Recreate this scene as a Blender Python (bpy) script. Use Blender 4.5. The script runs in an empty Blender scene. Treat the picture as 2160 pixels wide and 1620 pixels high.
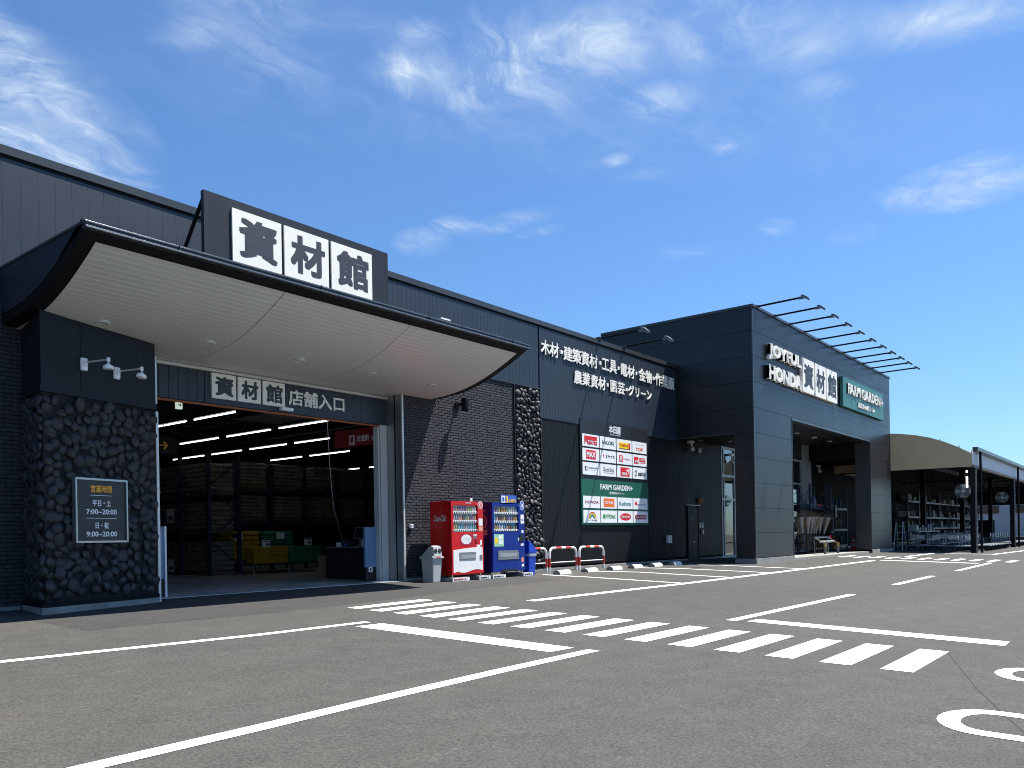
import bpy, bmesh, math, random
from mathutils import Vector, Matrix, noise
rad = math.radians
sc = bpy.context.scene
col = sc.collection
random.seed(11)

# ------------------------------------------------------------------ camera
# origin under the photographer: X runs along the store front, Y goes into the building
yaw, roll = 0.8967369612193551, -0.017432504841489338
F = Vector((math.sin(yaw), math.cos(yaw), 0))
R0 = Vector((math.cos(yaw), -math.sin(yaw), 0))
U0 = R0.cross(F)
CR = R0 * math.cos(roll) + U0 * math.sin(roll)
CU = U0 * math.cos(roll) - R0 * math.sin(roll)
cd = bpy.data.cameras.new('camera')
cd.sensor_width = 36
cd.lens = 1728.008 / 2160 * 36
cd.shift_y = (1131.608 - 810) / 2160
cd.clip_end = 3000
cam = bpy.data.objects.new('camera', cd)
col.objects.link(cam)
mw = Matrix((CR, CU, -F)).transposed().to_4x4()
mw.translation = Vector((0, 0, 1.05))
cam.matrix_world = mw
sc.camera = cam

# ------------------------------------------------------------------ light
SUN = Vector((0.425, -0.25, 1.0)).normalized()        # towards the sun
ld = bpy.data.lights.new('sun', 'SUN')
ld.energy = 5.0
ld.angle = rad(0.53)
ld.color = (1.0, 0.955, 0.89)
lo = bpy.data.objects.new('sun', ld)
col.objects.link(lo)
lo.rotation_euler = SUN.to_track_quat('Z', 'Y').to_euler()
lo.location = (20, -20, 40)
sc.view_settings.view_transform = 'Standard'
sc.view_settings.look = 'None'
sc.view_settings.exposure = 1.15
sc.view_settings.gamma = 1
sc.cycles.filter_width = 1.0
sc.cycles.max_bounces = 6
sc.cycles.sample_clamp_indirect = 4

w = bpy.data.worlds.new('World')
sc.world = w
w.use_nodes = True
nt = w.node_tree
nt.nodes.clear()
def N(t, tree=None, **k):
    n = (tree or nt).nodes.new(t)
    for a, v in k.items():
        setattr(n, a, v)
    return n
def L(a, b, tree=None):
    (tree or nt).links.new(a, b)
sky = N('ShaderNodeTexSky')
sky.sky_type = 'NISHITA'
sky.sun_disc = False
sky.sun_elevation = math.asin(SUN.z)
sky.sun_rotation = math.atan2(SUN.x, SUN.y)
sky.air_density = 1.0
sky.dust_density = 0.6
sky.ozone_density = 2.2
bg = N('ShaderNodeBackground')
bg.inputs['Strength'].default_value = 0.07
out = N('ShaderNodeOutputWorld')
# high cirrus: noise on a flat cloud layer seen along the view direction
tc = N('ShaderNodeTexCoord')
sep = N('ShaderNodeSeparateXYZ'); L(tc.outputs['Generated'], sep.inputs[0])
zc = N('ShaderNodeMath', operation='MAXIMUM'); L(sep.outputs[2], zc.inputs[0]); zc.inputs[1].default_value = 0.03
dx = N('ShaderNodeMath', operation='DIVIDE'); L(sep.outputs[0], dx.inputs[0]); L(zc.outputs[0], dx.inputs[1])
dy = N('ShaderNodeMath', operation='DIVIDE'); L(sep.outputs[1], dy.inputs[0]); L(zc.outputs[0], dy.inputs[1])
cx = N('ShaderNodeCombineXYZ'); L(dx.outputs[0], cx.inputs[0]); L(dy.outputs[0], cx.inputs[1])
CLOUDS = [   # (u, v, long radius, short radius, angle in degrees, density)
    (1.55, 1.05, 1.3, 0.45, -38, 0.22), (0.75, 1.2, 0.5, 0.25, 10, 0.15),
    (0.795, 2.049, 0.478, 0.278, 41.0, 1.00), (0.700, 1.948, 0.410, 0.180, 50.2, 0.80), (1.012, 2.250, 0.262, 0.176, 25.3, 0.60),
    (0.905, 1.358, 0.154, 0.142, -61.8, 0.55), (0.877, 1.493, 0.097, 0.060, -65.3, 0.35), (1.051, 1.426, 0.134, 0.115, -41.1, 0.25),
    (1.334, 1.203, 0.210, 0.138, -27.8, 0.85), (1.228, 1.285, 0.094, 0.082, -15.3, 0.50), (1.168, 1.126, 0.065, 0.057, -57.4, 0.60),
    (1.313, 0.943, 0.212, 0.138, -59.0, 0.55), (1.458, 0.974, 0.188, 0.165, -102.5, 1.00), (1.705, 0.904, 0.099, 0.100, -63.3, 0.80),
    (1.320, 1.057, 0.105, 0.097, -39.1, 0.50), (1.512, 0.685, 0.312, 0.186, -56.0, 0.60), (1.730, 0.574, 0.105, 0.099, -110.2, 0.50),
    (1.886, 0.585, 0.068, 0.079, -121.5, 0.35), (1.770, 0.357, 0.287, 0.134, -63.0, 0.60), (1.828, 0.244, 0.161, 0.100, -55.6, 0.60),
    (2.710, 0.453, 0.246, 0.221, -62.0, 1.00), (2.739, 0.548, 0.236, 0.098, -28.4, 0.60), (2.595, 0.375, 0.159, 0.129, -67.2, 0.55),
    (2.007, 0.889, 0.050, 0.067, -85.0, 0.60), (1.903, 1.133, 0.047, 0.061, -81.9, 0.55), (2.009, 1.143, 0.119, 0.058, -65.7, 0.20),
    (1.947, 1.766, 0.093, 0.084, 0.5, 0.75), (1.988, 1.956, 0.111, 0.164, -40.6, 0.65), (2.042, 1.628, 0.221, 0.090, -85.0, 0.50),
    (2.171, 1.592, 0.103, 0.054, -85.1, 0.40), (2.659, 0.985, 0.072, 0.109, -89.5, 0.50), (2.668, 1.313, 0.150, 0.097, -69.9, 0.20),
    (2.895, 0.813, 0.101, 0.126, -77.9, 0.20),
]
acc = None
for (u, v, ra, rb, an, den) in CLOUDS:
    mp = N('ShaderNodeMapping', vector_type='TEXTURE')
    mp.inputs['Location'].default_value = (u, v, 0)
    mp.inputs['Rotation'].default_value = (0, 0, rad(an))
    mp.inputs['Scale'].default_value = (ra, rb, 1)
    L(cx.outputs[0], mp.inputs[0])
    gr = N('ShaderNodeTexGradient', gradient_type='SPHERICAL'); L(mp.outputs[0], gr.inputs[0])
    mu = N('ShaderNodeMath', operation='MULTIPLY'); L(gr.outputs[1], mu.inputs[0]); mu.inputs[1].default_value = den
    if acc is None:
        acc = mu.outputs[0]
    else:
        ad = N('ShaderNodeMath', operation='ADD'); L(acc, ad.inputs[0]); L(mu.outputs[0], ad.inputs[1]); acc = ad.outputs[0]
# warp the lookup with a slow noise, then sample stretched filaments at two scales
wn = N('ShaderNodeTexNoise'); wn.inputs['Scale'].default_value = 1.6; wn.inputs['Detail'].default_value = 4; L(cx.outputs[0], wn.inputs['Vector'])
wv = N('ShaderNodeVectorMath', operation='SUBTRACT'); L(wn.outputs['Color'], wv.inputs[0]); wv.inputs[1].default_value = (0.5, 0.5, 0.5)
ws = N('ShaderNodeVectorMath', operation='SCALE'); L(wv.outputs[0], ws.inputs[0]); ws.inputs['Scale'].default_value = 0.7
wa = N('ShaderNodeVectorMath', operation='ADD'); L(cx.outputs[0], wa.inputs[0]); L(ws.outputs[0], wa.inputs[1])
mpn = N('ShaderNodeMapping'); mpn.inputs['Rotation'].default_value = (0, 0, rad(-20)); mpn.inputs['Scale'].default_value = (1.0, 1.9, 1)
L(wa.outputs[0], mpn.inputs[0])
nz = N('ShaderNodeTexNoise'); nz.inputs['Scale'].default_value = 4.2; nz.inputs['Detail'].default_value = 12; nz.inputs['Roughness'].default_value = 0.66
L(mpn.outputs[0], nz.inputs['Vector'])
nf = N('ShaderNodeTexNoise', noise_type='RIDGED_MULTIFRACTAL'); nf.inputs['Scale'].default_value = 3.0; nf.inputs['Detail'].default_value = 10; nf.inputs['Roughness'].default_value = 0.62
nf.inputs['Offset'].default_value = 0.9; nf.inputs['Gain'].default_value = 1.6; nf.inputs['Lacunarity'].default_value = 2.3
L(mpn.outputs[0], nf.inputs['Vector'])
n1 = N('ShaderNodeMapRange'); L(nz.outputs[0], n1.inputs[0]); n1.inputs[1].default_value = 0.40; n1.inputs[2].default_value = 0.72
n2 = N('ShaderNodeMapRange'); L(nf.outputs[0], n2.inputs[0]); n2.inputs[1].default_value = 0.2; n2.inputs[2].default_value = 1.5; n2.inputs[3].default_value = 0.35
nn_ = N('ShaderNodeMath', operation='MULTIPLY'); L(n1.outputs[0], nn_.inputs[0]); L(n2.outputs[0], nn_.inputs[1])
lim = N('ShaderNodeMath', operation='MULTIPLY'); lim.use_clamp = True; L(acc, lim.inputs[0]); lim.inputs[1].default_value = 1.25
veil = N('ShaderNodeMath', operation='MULTIPLY_ADD'); L(nn_.outputs[0], veil.inputs[0]); veil.inputs[1].default_value = 1.15; veil.inputs[2].default_value = 0.16
mk = N('ShaderNodeMath', operation='MULTIPLY'); L(veil.outputs[0], mk.inputs[0]); L(lim.outputs[0], mk.inputs[1])
mx = N('ShaderNodeMixRGB'); mk.use_clamp = True
tint = N('ShaderNodeMixRGB', blend_type='MULTIPLY'); tint.inputs[0].default_value = 1; L(sky.outputs[0], tint.inputs[1]); tint.inputs[2].default_value = (0.60, 0.86, 1.12, 1)
L(mk.outputs[0], mx.inputs[0]); L(tint.outputs[0], mx.inputs[1]); mx.inputs[2].default_value = (4.3, 5.2, 6.4, 1)
L(mx.outputs[0], bg.inputs[0]); L(bg.outputs[0], out.inputs[0])

# ------------------------------------------------------------------ materials
MATS = {}
def mat(name, c, rough=0.6, metal=0.0, var=0.12, vs=1.2, bump=0.0, bs=40.0, spec=0.5, emit=None, es=0.0, dirt=0.0, coat=0.0):
    if name in MATS:
        return MATS[name]
    m = bpy.data.materials.new(name); m.use_nodes = True
    t = m.node_tree; b = t.nodes['Principled BSDF']
    b.inputs['Roughness'].default_value = rough
    b.inputs['Metallic'].default_value = metal
    b.inputs['Specular IOR Level'].default_value = spec
    if coat:
        b.inputs['Coat Weight'].default_value = coat; b.inputs['Coat Roughness'].default_value = 0.08
    co = N('ShaderNodeTexCoord', t)
    n1 = N('ShaderNodeTexNoise', t); n1.inputs['Scale'].default_value = vs; n1.inputs['Detail'].default_value = 7; n1.inputs['Roughness'].default_value = 0.65
    L(co.outputs['Object'], n1.inputs['Vector'], t)
    r = N('ShaderNodeMapRange', t); L(n1.outputs[0], r.inputs[0], t); r.inputs[1].default_value = 0.3; r.inputs[2].default_value = 0.7
    r.inputs[3].default_value = 1 - var; r.inputs[4].default_value = 1 + var
    mm = N('ShaderNodeVectorMath', t, operation='SCALE'); mm.inputs[0].default_value = c[:3]; L(r.outputs[0], mm.inputs['Scale'], t)
    L(mm.outputs[0], b.inputs['Base Color'], t)
    rr = N('ShaderNodeMapRange', t); L(n1.outputs[0], rr.inputs[0], t); rr.inputs[3].default_value = max(0.02, rough - 0.10); rr.inputs[4].default_value = min(1, rough + 0.10)
    L(rr.outputs[0], b.inputs['Roughness'], t)
    if bump:
        n2 = N('ShaderNodeTexNoise', t); n2.inputs['Scale'].default_value = bs; n2.inputs['Detail'].default_value = 4
        L(co.outputs['Object'], n2.inputs['Vector'], t)
        bp = N('ShaderNodeBump', t); bp.inputs['Strength'].default_value = bump; bp.inputs['Distance'].default_value = 0.02
        L(n2.outputs[0], bp.inputs['Height'], t); L(bp.outputs[0], b.inputs['Normal'], t)
    if emit:
        b.inputs['Emission Color'].default_value = (*emit, 1); b.inputs['Emission Strength'].default_value = es
    MATS[name] = m
    return m

def ground_mat(name, c1, c2, speck=0.5, warm=True, grain=44.0, lines=False):
    m = bpy.data.materials.new(name); m.use_nodes = True
    t = m.node_tree; b = t.nodes['Principled BSDF']; b.inputs['Roughness'].default_value = 0.88; b.inputs['Specular IOR Level'].default_value = 0.3
    co = N('ShaderNodeTexCoord', t)
    big = N('ShaderNodeTexNoise', t); big.inputs['Scale'].default_value = 0.16; big.inputs['Detail'].default_value = 5; big.inputs['Roughness'].default_value = 0.6
    mpb = N('ShaderNodeMapping', t); mpb.inputs['Scale'].default_value = (0.45, 1.3, 1); L(co.outputs['Object'], mpb.inputs[0], t); L(mpb.outputs[0], big.inputs['Vector'], t)
    rb = N('ShaderNodeMapRange', t); L(big.outputs[0], rb.inputs[0], t); rb.inputs[1].default_value = 0.35; rb.inputs[2].default_value = 0.65
    mx = N('ShaderNodeMixRGB', t); L(rb.outputs[0], mx.inputs[0], t); mx.inputs[1].default_value = (*c1, 1); mx.inputs[2].default_value = (*c2, 1)
    sm = N('ShaderNodeTexNoise', t); sm.inputs['Scale'].default_value = grain; sm.inputs['Detail'].default_value = 3; sm.inputs['Roughness'].default_value = 0.7
    L(co.outputs['Object'], sm.inputs['Vector'], t)
    rs = N('ShaderNodeMapRange', t); L(sm.outputs[0], rs.inputs[0], t); rs.inputs[1].default_value = 0.3; rs.inputs[2].default_value = 0.72
    rs.inputs[3].default_value = 1 - speck; rs.inputs[4].default_value = 1 + speck
    md = N('ShaderNodeTexNoise', t); md.inputs['Scale'].default_value = 2.6; md.inputs['Detail'].default_value = 8; md.inputs['Roughness'].default_value = 0.7
    L(co.outputs['Object'], md.inputs['Vector'], t)
    rm = N('ShaderNodeMapRange', t); L(md.outputs[0], rm.inputs[0], t); rm.inputs[1].default_value = 0.3; rm.inputs[2].default_value = 0.7; rm.inputs[3].default_value = 0.84; rm.inputs[4].default_value = 1.16
    m1 = N('ShaderNodeMath', t, operation='MULTIPLY'); L(rs.outputs[0], m1.inputs[0], t); L(rm.outputs[0], m1.inputs[1], t)
    # pale stone chips
    vo = N('ShaderNodeTexVoronoi', t); vo.inputs['Scale'].default_value = 17; L(co.outputs['Object'], vo.inputs['Vector'], t)
    lt = N('ShaderNodeMath', t, operation='LESS_THAN'); L(vo.outputs['Distance'], lt.inputs[0], t); lt.inputs[1].default_value = 0.10
    vc = N('ShaderNodeSeparateColor', t); L(vo.outputs['Color'], vc.inputs[0], t)
    gt = N('ShaderNodeMath', t, operation='GREATER_THAN'); L(vc.outputs[0], gt.inputs[0], t); gt.inputs[1].default_value = 0.955
    ch = N('ShaderNodeMath', t, operation='MULTIPLY'); L(lt.outputs[0], ch.inputs[0], t); L(gt.outputs[0], ch.inputs[1], t)
    sc1 = N('ShaderNodeVectorMath', t, operation='SCALE'); L(mx.outputs[0], sc1.inputs[0], t); L(m1.outputs[0], sc1.inputs['Scale'], t)
    mc = N('ShaderNodeMixRGB', t); L(ch.outputs[0], mc.inputs[0], t); L(sc1.outputs[0], mc.inputs[1], t); mc.inputs[2].default_value = (0.20, 0.19, 0.17, 1)
    L(mc.outputs[0], b.inputs['Base Color'], t)
    bp = N('ShaderNodeBump', t); bp.inputs['Strength'].default_value = 0.35; bp.inputs['Distance'].default_value = 0.01
    L(sm.outputs[0], bp.inputs['Height'], t); L(bp.outputs[0], b.inputs['Normal'], t)
    MATS[name] = m
    return m

def paint_mat(name, base, wear=0.5):
    m = bpy.data.materials.new(name); m.use_nodes = True
    t = m.node_tree; b = t.nodes['Principled BSDF']; b.inputs['Roughness'].default_value = 0.6
    co = N('ShaderNodeTexCoord', t)
    def nz_(sc_, det, lo_, hi_, to, mapscale=None):
        n = N('ShaderNodeTexNoise', t); n.inputs['Scale'].default_value = sc_; n.inputs['Detail'].default_value = det; n.inputs['Roughness'].default_value = 0.7
        if mapscale:
            mp_ = N('ShaderNodeMapping', t); mp_.inputs['Scale'].default_value = mapscale; L(co.outputs['Object'], mp_.inputs[0], t); L(mp_.outputs[0], n.inputs['Vector'], t)
        else:
            L(co.outputs['Object'], n.inputs['Vector'], t)
        r = N('ShaderNodeMapRange', t); L(n.outputs[0], r.inputs[0], t); r.inputs[1].default_value = lo_; r.inputs[2].default_value = hi_; r.inputs[4].default_value = to
        return r.outputs[0]
    grey = nz_(1.1, 6, 0.50, 0.72, wear, (0.35, 2.2, 1))
    chip = nz_(21, 8, 0.66, 0.72, 0.75)
    m1 = N('ShaderNodeMixRGB', t); L(grey, m1.inputs[0], t); m1.inputs[1].default_value = (*base, 1); m1.inputs[2].default_value = (0.42, 0.41, 0.38, 1)
    m2 = N('ShaderNodeMixRGB', t); L(chip, m2.inputs[0], t); L(m1.outputs[0], m2.inputs[1], t); m2.inputs[2].default_value = (0.10, 0.095, 0.085, 1)
    L(m2.outputs[0], b.inputs['Base Color'], t)
    n2 = N('ShaderNodeTexNoise', t); n2.inputs['Scale'].default_value = 70; L(co.outputs['Object'], n2.inputs['Vector'], t)
    bp = N('ShaderNodeBump', t); bp.inputs['Strength'].default_value = 0.25; bp.inputs['Distance'].default_value = 0.01; L(n2.outputs[0], bp.inputs['Height'], t); L(bp.outputs[0], b.inputs['Normal'], t)
    MATS[name] = m
    return m

M_ASPH = ground_mat('asphalt', (0.0545, 0.0530, 0.0490), (0.066, 0.0620, 0.0530), 0.5)
M_PATCH = ground_mat('asphalt_patch', (0.038, 0.038, 0.037), (0.050, 0.049, 0.047), 0.30)
M_GUT = ground_mat('gutter_concrete', (0.056, 0.052, 0.047), (0.072, 0.068, 0.061), 0.2)
M_PAINT = paint_mat('road_paint', (0.94, 0.95, 0.93), 0.5)
M_WPAINT = mat('white_paint', (0.74, 0.74, 0.72), 0.45, var=0.05, vs=6)
M_NAVY = mat('navy_siding', (0.013, 0.022, 0.036), 0.45, spec=0.55, var=0.10, vs=0.7, bump=0.03, bs=6)
M_CHAR = mat('charcoal_siding', (0.0055, 0.0065, 0.008), 0.5, spec=0.2, var=0.12, vs=0.9)
M_PANEL = mat('slate_panel', (0.0115, 0.0135, 0.0165), 0.34, spec=0.4, var=0.14, vs=0.45, bump=0.03, bs=2)
M_DARK = mat('black_metal', (0.007, 0.008, 0.010), 0.6, spec=0.12, var=0.2)
M_CAP = mat('parapet_metal', (0.055, 0.06, 0.062), 0.32, metal=0.3, var=0.1)
M_SHADEW = mat('shaded_siding', (0.004, 0.005, 0.007), 0.65, spec=0.1)  # store siding darkened in colour to carry the shade under the yard canopy
M_BRICK = mat('black_brick', (0.040, 0.0425, 0.049), 0.8, spec=0.3, var=0.4, vs=7, bump=0.3, bs=30)
M_MORTAR = mat('black_mortar', (0.006, 0.006, 0.008), 0.9)
M_STONE = mat('black_cobble', (0.019, 0.0205, 0.0235), 0.62, var=0.3, vs=7, bump=0.45, bs=14)
M_CONC = mat('concrete', (0.23, 0.23, 0.215), 0.85, var=0.22, vs=3, bump=0.3, bs=25)
M_SOFFIT = mat('soffit_panel', (0.50, 0.505, 0.485), 0.38, metal=0.1, var=0.05, vs=0.8)
M_SOFFGAP = mat('soffit_joint', (0.66, 0.66, 0.64), 0.5)
M_STEEL = mat('brushed_steel', (0.42, 0.42, 0.41), 0.33, metal=0.85, var=0.08, vs=3)
M_LSTEEL = mat('pale_steel', (0.62, 0.62, 0.60), 0.4, metal=0.3, var=0.06)
M_WJAMB = mat('white_jamb', (0.50, 0.51, 0.50), 0.5, var=0.06)
M_GALV = mat('galvanised', (0.36, 0.38, 0.39), 0.45, metal=0.55, var=0.15, vs=8)
M_ORANGE = mat('rust_orange', (0.30, 0.085, 0.02), 0.6)
M_CREAM = mat('cream_sign', (0.82, 0.80, 0.72), 0.5, var=0.03)
M_INK = mat('navy_ink', (0.030, 0.038, 0.050), 0.5, var=0.05)
M_BLACK = mat('black_ink', (0.008, 0.008, 0.008), 0.5, var=0.05)
M_BOARD = mat('sign_black', (0.012, 0.014, 0.017), 0.4, var=0.08)
M_PLATE = mat('white_plate', (0.78, 0.79, 0.80), 0.35, var=0.02)
M_GREEN = mat('sign_green', (0.006, 0.095, 0.060), 0.4, var=0.06)
M_TEAL = mat('sign_teal', (0.030, 0.150, 0.125), 0.4, var=0.06)
M_TEAL2 = mat('teal_ink', (0.02, 0.22, 0.23), 0.5)
M_DKGREEN = mat('dark_green_ink', (0.0, 0.11, 0.05), 0.5)
M_LEAF = mat('leaf_green_ink', (0.03, 0.30, 0.04), 0.5)
M_RED = mat('logo_red', (0.62, 0.012, 0.02), 0.45, var=0.04)
M_DRED = mat('logo_dark_red', (0.36, 0.008, 0.025), 0.45, var=0.04)
M_LORANGE = mat('logo_orange', (0.80, 0.15, 0.015), 0.45, var=0.04)
M_YELL = mat('logo_yellow', (0.85, 0.55, 0.01), 0.45, var=0.04)
M_GREYINK = mat('grey_ink', (0.22, 0.23, 0.25), 0.5)
M_BLUEINK = mat('blue_ink', (0.03, 0.10, 0.45), 0.5)
M_AMBER = mat('amber_ink', (0.85, 0.40, 0.03), 0.5)
M_VRED = mat('vending_red', (0.52, 0.004, 0.007), 0.38, spec=0.3, var=0.05, coat=0.12)
M_VBLUE = mat('vending_blue', (0.001, 0.022, 0.20), 0.42, spec=0.25, var=0.05, coat=0.08)
M_VNAVY = mat('vending_navy', (0.003, 0.008, 0.085), 0.4, spec=0.3, var=0.05, coat=0.1)
M_BIN = mat('grey_plastic', (0.40, 0.41, 0.40), 0.5, var=0.06)
M_BBIN = mat('blue_plastic', (0.005, 0.05, 0.42), 0.4, var=0.06)
M_BAG = mat('clear_bag', (0.40, 0.46, 0.58), 0.25, var=0.2, vs=12)
M_FLOOR = mat('polished_floor', (0.50, 0.53, 0.51), 0.2, var=0.18, vs=0.8)
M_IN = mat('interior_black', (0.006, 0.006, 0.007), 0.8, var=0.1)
M_RACK = mat('rack_blue', (0.010, 0.020, 0.045), 0.5)
M_KRAFT = mat('kraft_sack', (0.165, 0.145, 0.125), 0.42, var=0.3, vs=4, bump=0.5, bs=9)
M_WOOD = mat('pallet_wood', (0.13, 0.085, 0.05), 0.8, var=0.3, vs=6)
M_YSACK = mat('yellow_sack', (0.42, 0.24, 0.010), 0.4, var=0.15, vs=6, bump=0.3, bs=14)
M_GSACK = mat('green_sack', (0.010, 0.17, 0.085), 0.4, var=0.15, vs=6, bump=0.3, bs=14)
M_TAN = mat('tan_canvas', (0.60, 0.45, 0.27), 0.85, var=0.06, vs=2, bump=0.1, bs=60)
M_TENTW = mat('tent_white', (0.66, 0.67, 0.68), 0.6, var=0.06)
M_CARD = mat('cardboard', (0.25, 0.15, 0.08), 0.8, var=0.1)
M_STRAW = mat('broom_straw', (0.20, 0.125, 0.055), 0.85, var=0.35, vs=20)
M_SLEEVE = mat('plastic_sleeve', (0.20, 0.195, 0.19), 0.3, var=0.3, vs=15)
M_RUBBER = mat('black_rubber', (0.012, 0.012, 0.013), 0.7)
M_CONE = mat('cone_red', (0.62, 0.03, 0.015), 0.5)
M_GUARD = mat('guard_red', (0.45, 0.035, 0.020), 0.5, var=0.12, vs=9)
M_SILVER = mat('cart_silver', (0.26, 0.28, 0.295), 0.4, metal=0.4, var=0.12, vs=8)
M_TUBE = mat('light_tube', (1, 1, 1), 0.5, emit=(1.0, 0.97, 0.90), es=2.2)
M_BLUEG = mat('gate_blue_panel', (0.12, 0.22, 0.36), 0.35, var=0.05)
M_PAVE = mat('paving_block', (0.26, 0.25, 0.225), 0.85, var=0.15, vs=4, bump=0.2, bs=20)
def glass_mat():
    m = bpy.data.materials.new('dark_glass'); m.use_nodes = True
    b = m.node_tree.nodes['Principled BSDF']
    b.inputs['Base Color'].default_value = (0.012, 0.014, 0.016, 1); b.inputs['Roughness'].default_value = 0.03
    b.inputs['Specular IOR Level'].default_value = 1.0; b.inputs['Metallic'].default_value = 0.0
    b.inputs['Coat Weight'].default_value = 1.0; b.inputs['Coat Roughness'].default_value = 0.02
    return m
M_GLASS = glass_mat()

# ------------------------------------------------------------------ mesh helpers
def wloc(o):
    p = Vector((0, 0, 0))
    while o:
        p += Vector(o.location); o = o.parent
    return p
TEXTS = {}
def glyphs(body, bold, extrude):
    key = (body, bold, extrude)
    if key in TEXTS:
        return TEXTS[key]
    c = bpy.data.curves.new('lettering', 'FONT'); c.body = body; c.size = 1; c.resolution_u = 2; c.extrude = extrude
    o = bpy.data.objects.new('lettering', c)
    m = bpy.data.meshes.new_from_object(o)
    vs = [tuple(v.co) for v in m.vertices]; fs = [tuple(p.vertices) for p in m.polygons]
    bpy.data.objects.remove(o); bpy.data.curves.remove(c); bpy.data.meshes.remove(m)
    sh = [(0, 0)]
    if bold:
        sh += [(bold * i, bold * j) for i in (-1, 0, 1) for j in (-1, 0, 1) if i or j]
    V, Fc = [], []
    for k, (sx, sy) in enumerate(sh):
        b0 = len(V)
        V += [(x + sx, y + sy, z, k) for x, y, z in vs]
        Fc += [tuple(i + b0 for i in f) for f in fs]
    x0 = min(v[0] for v in V); x1 = max(v[0] for v in V); y0 = min(v[1] for v in V); y1 = max(v[1] for v in V)
    V = [((x - x0) / (x1 - x0), (y - y0) / (y1 - y0), z, k) for x, y, z, k in V]
    TEXTS[key] = (V, Fc)
    return TEXTS[key]

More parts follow.
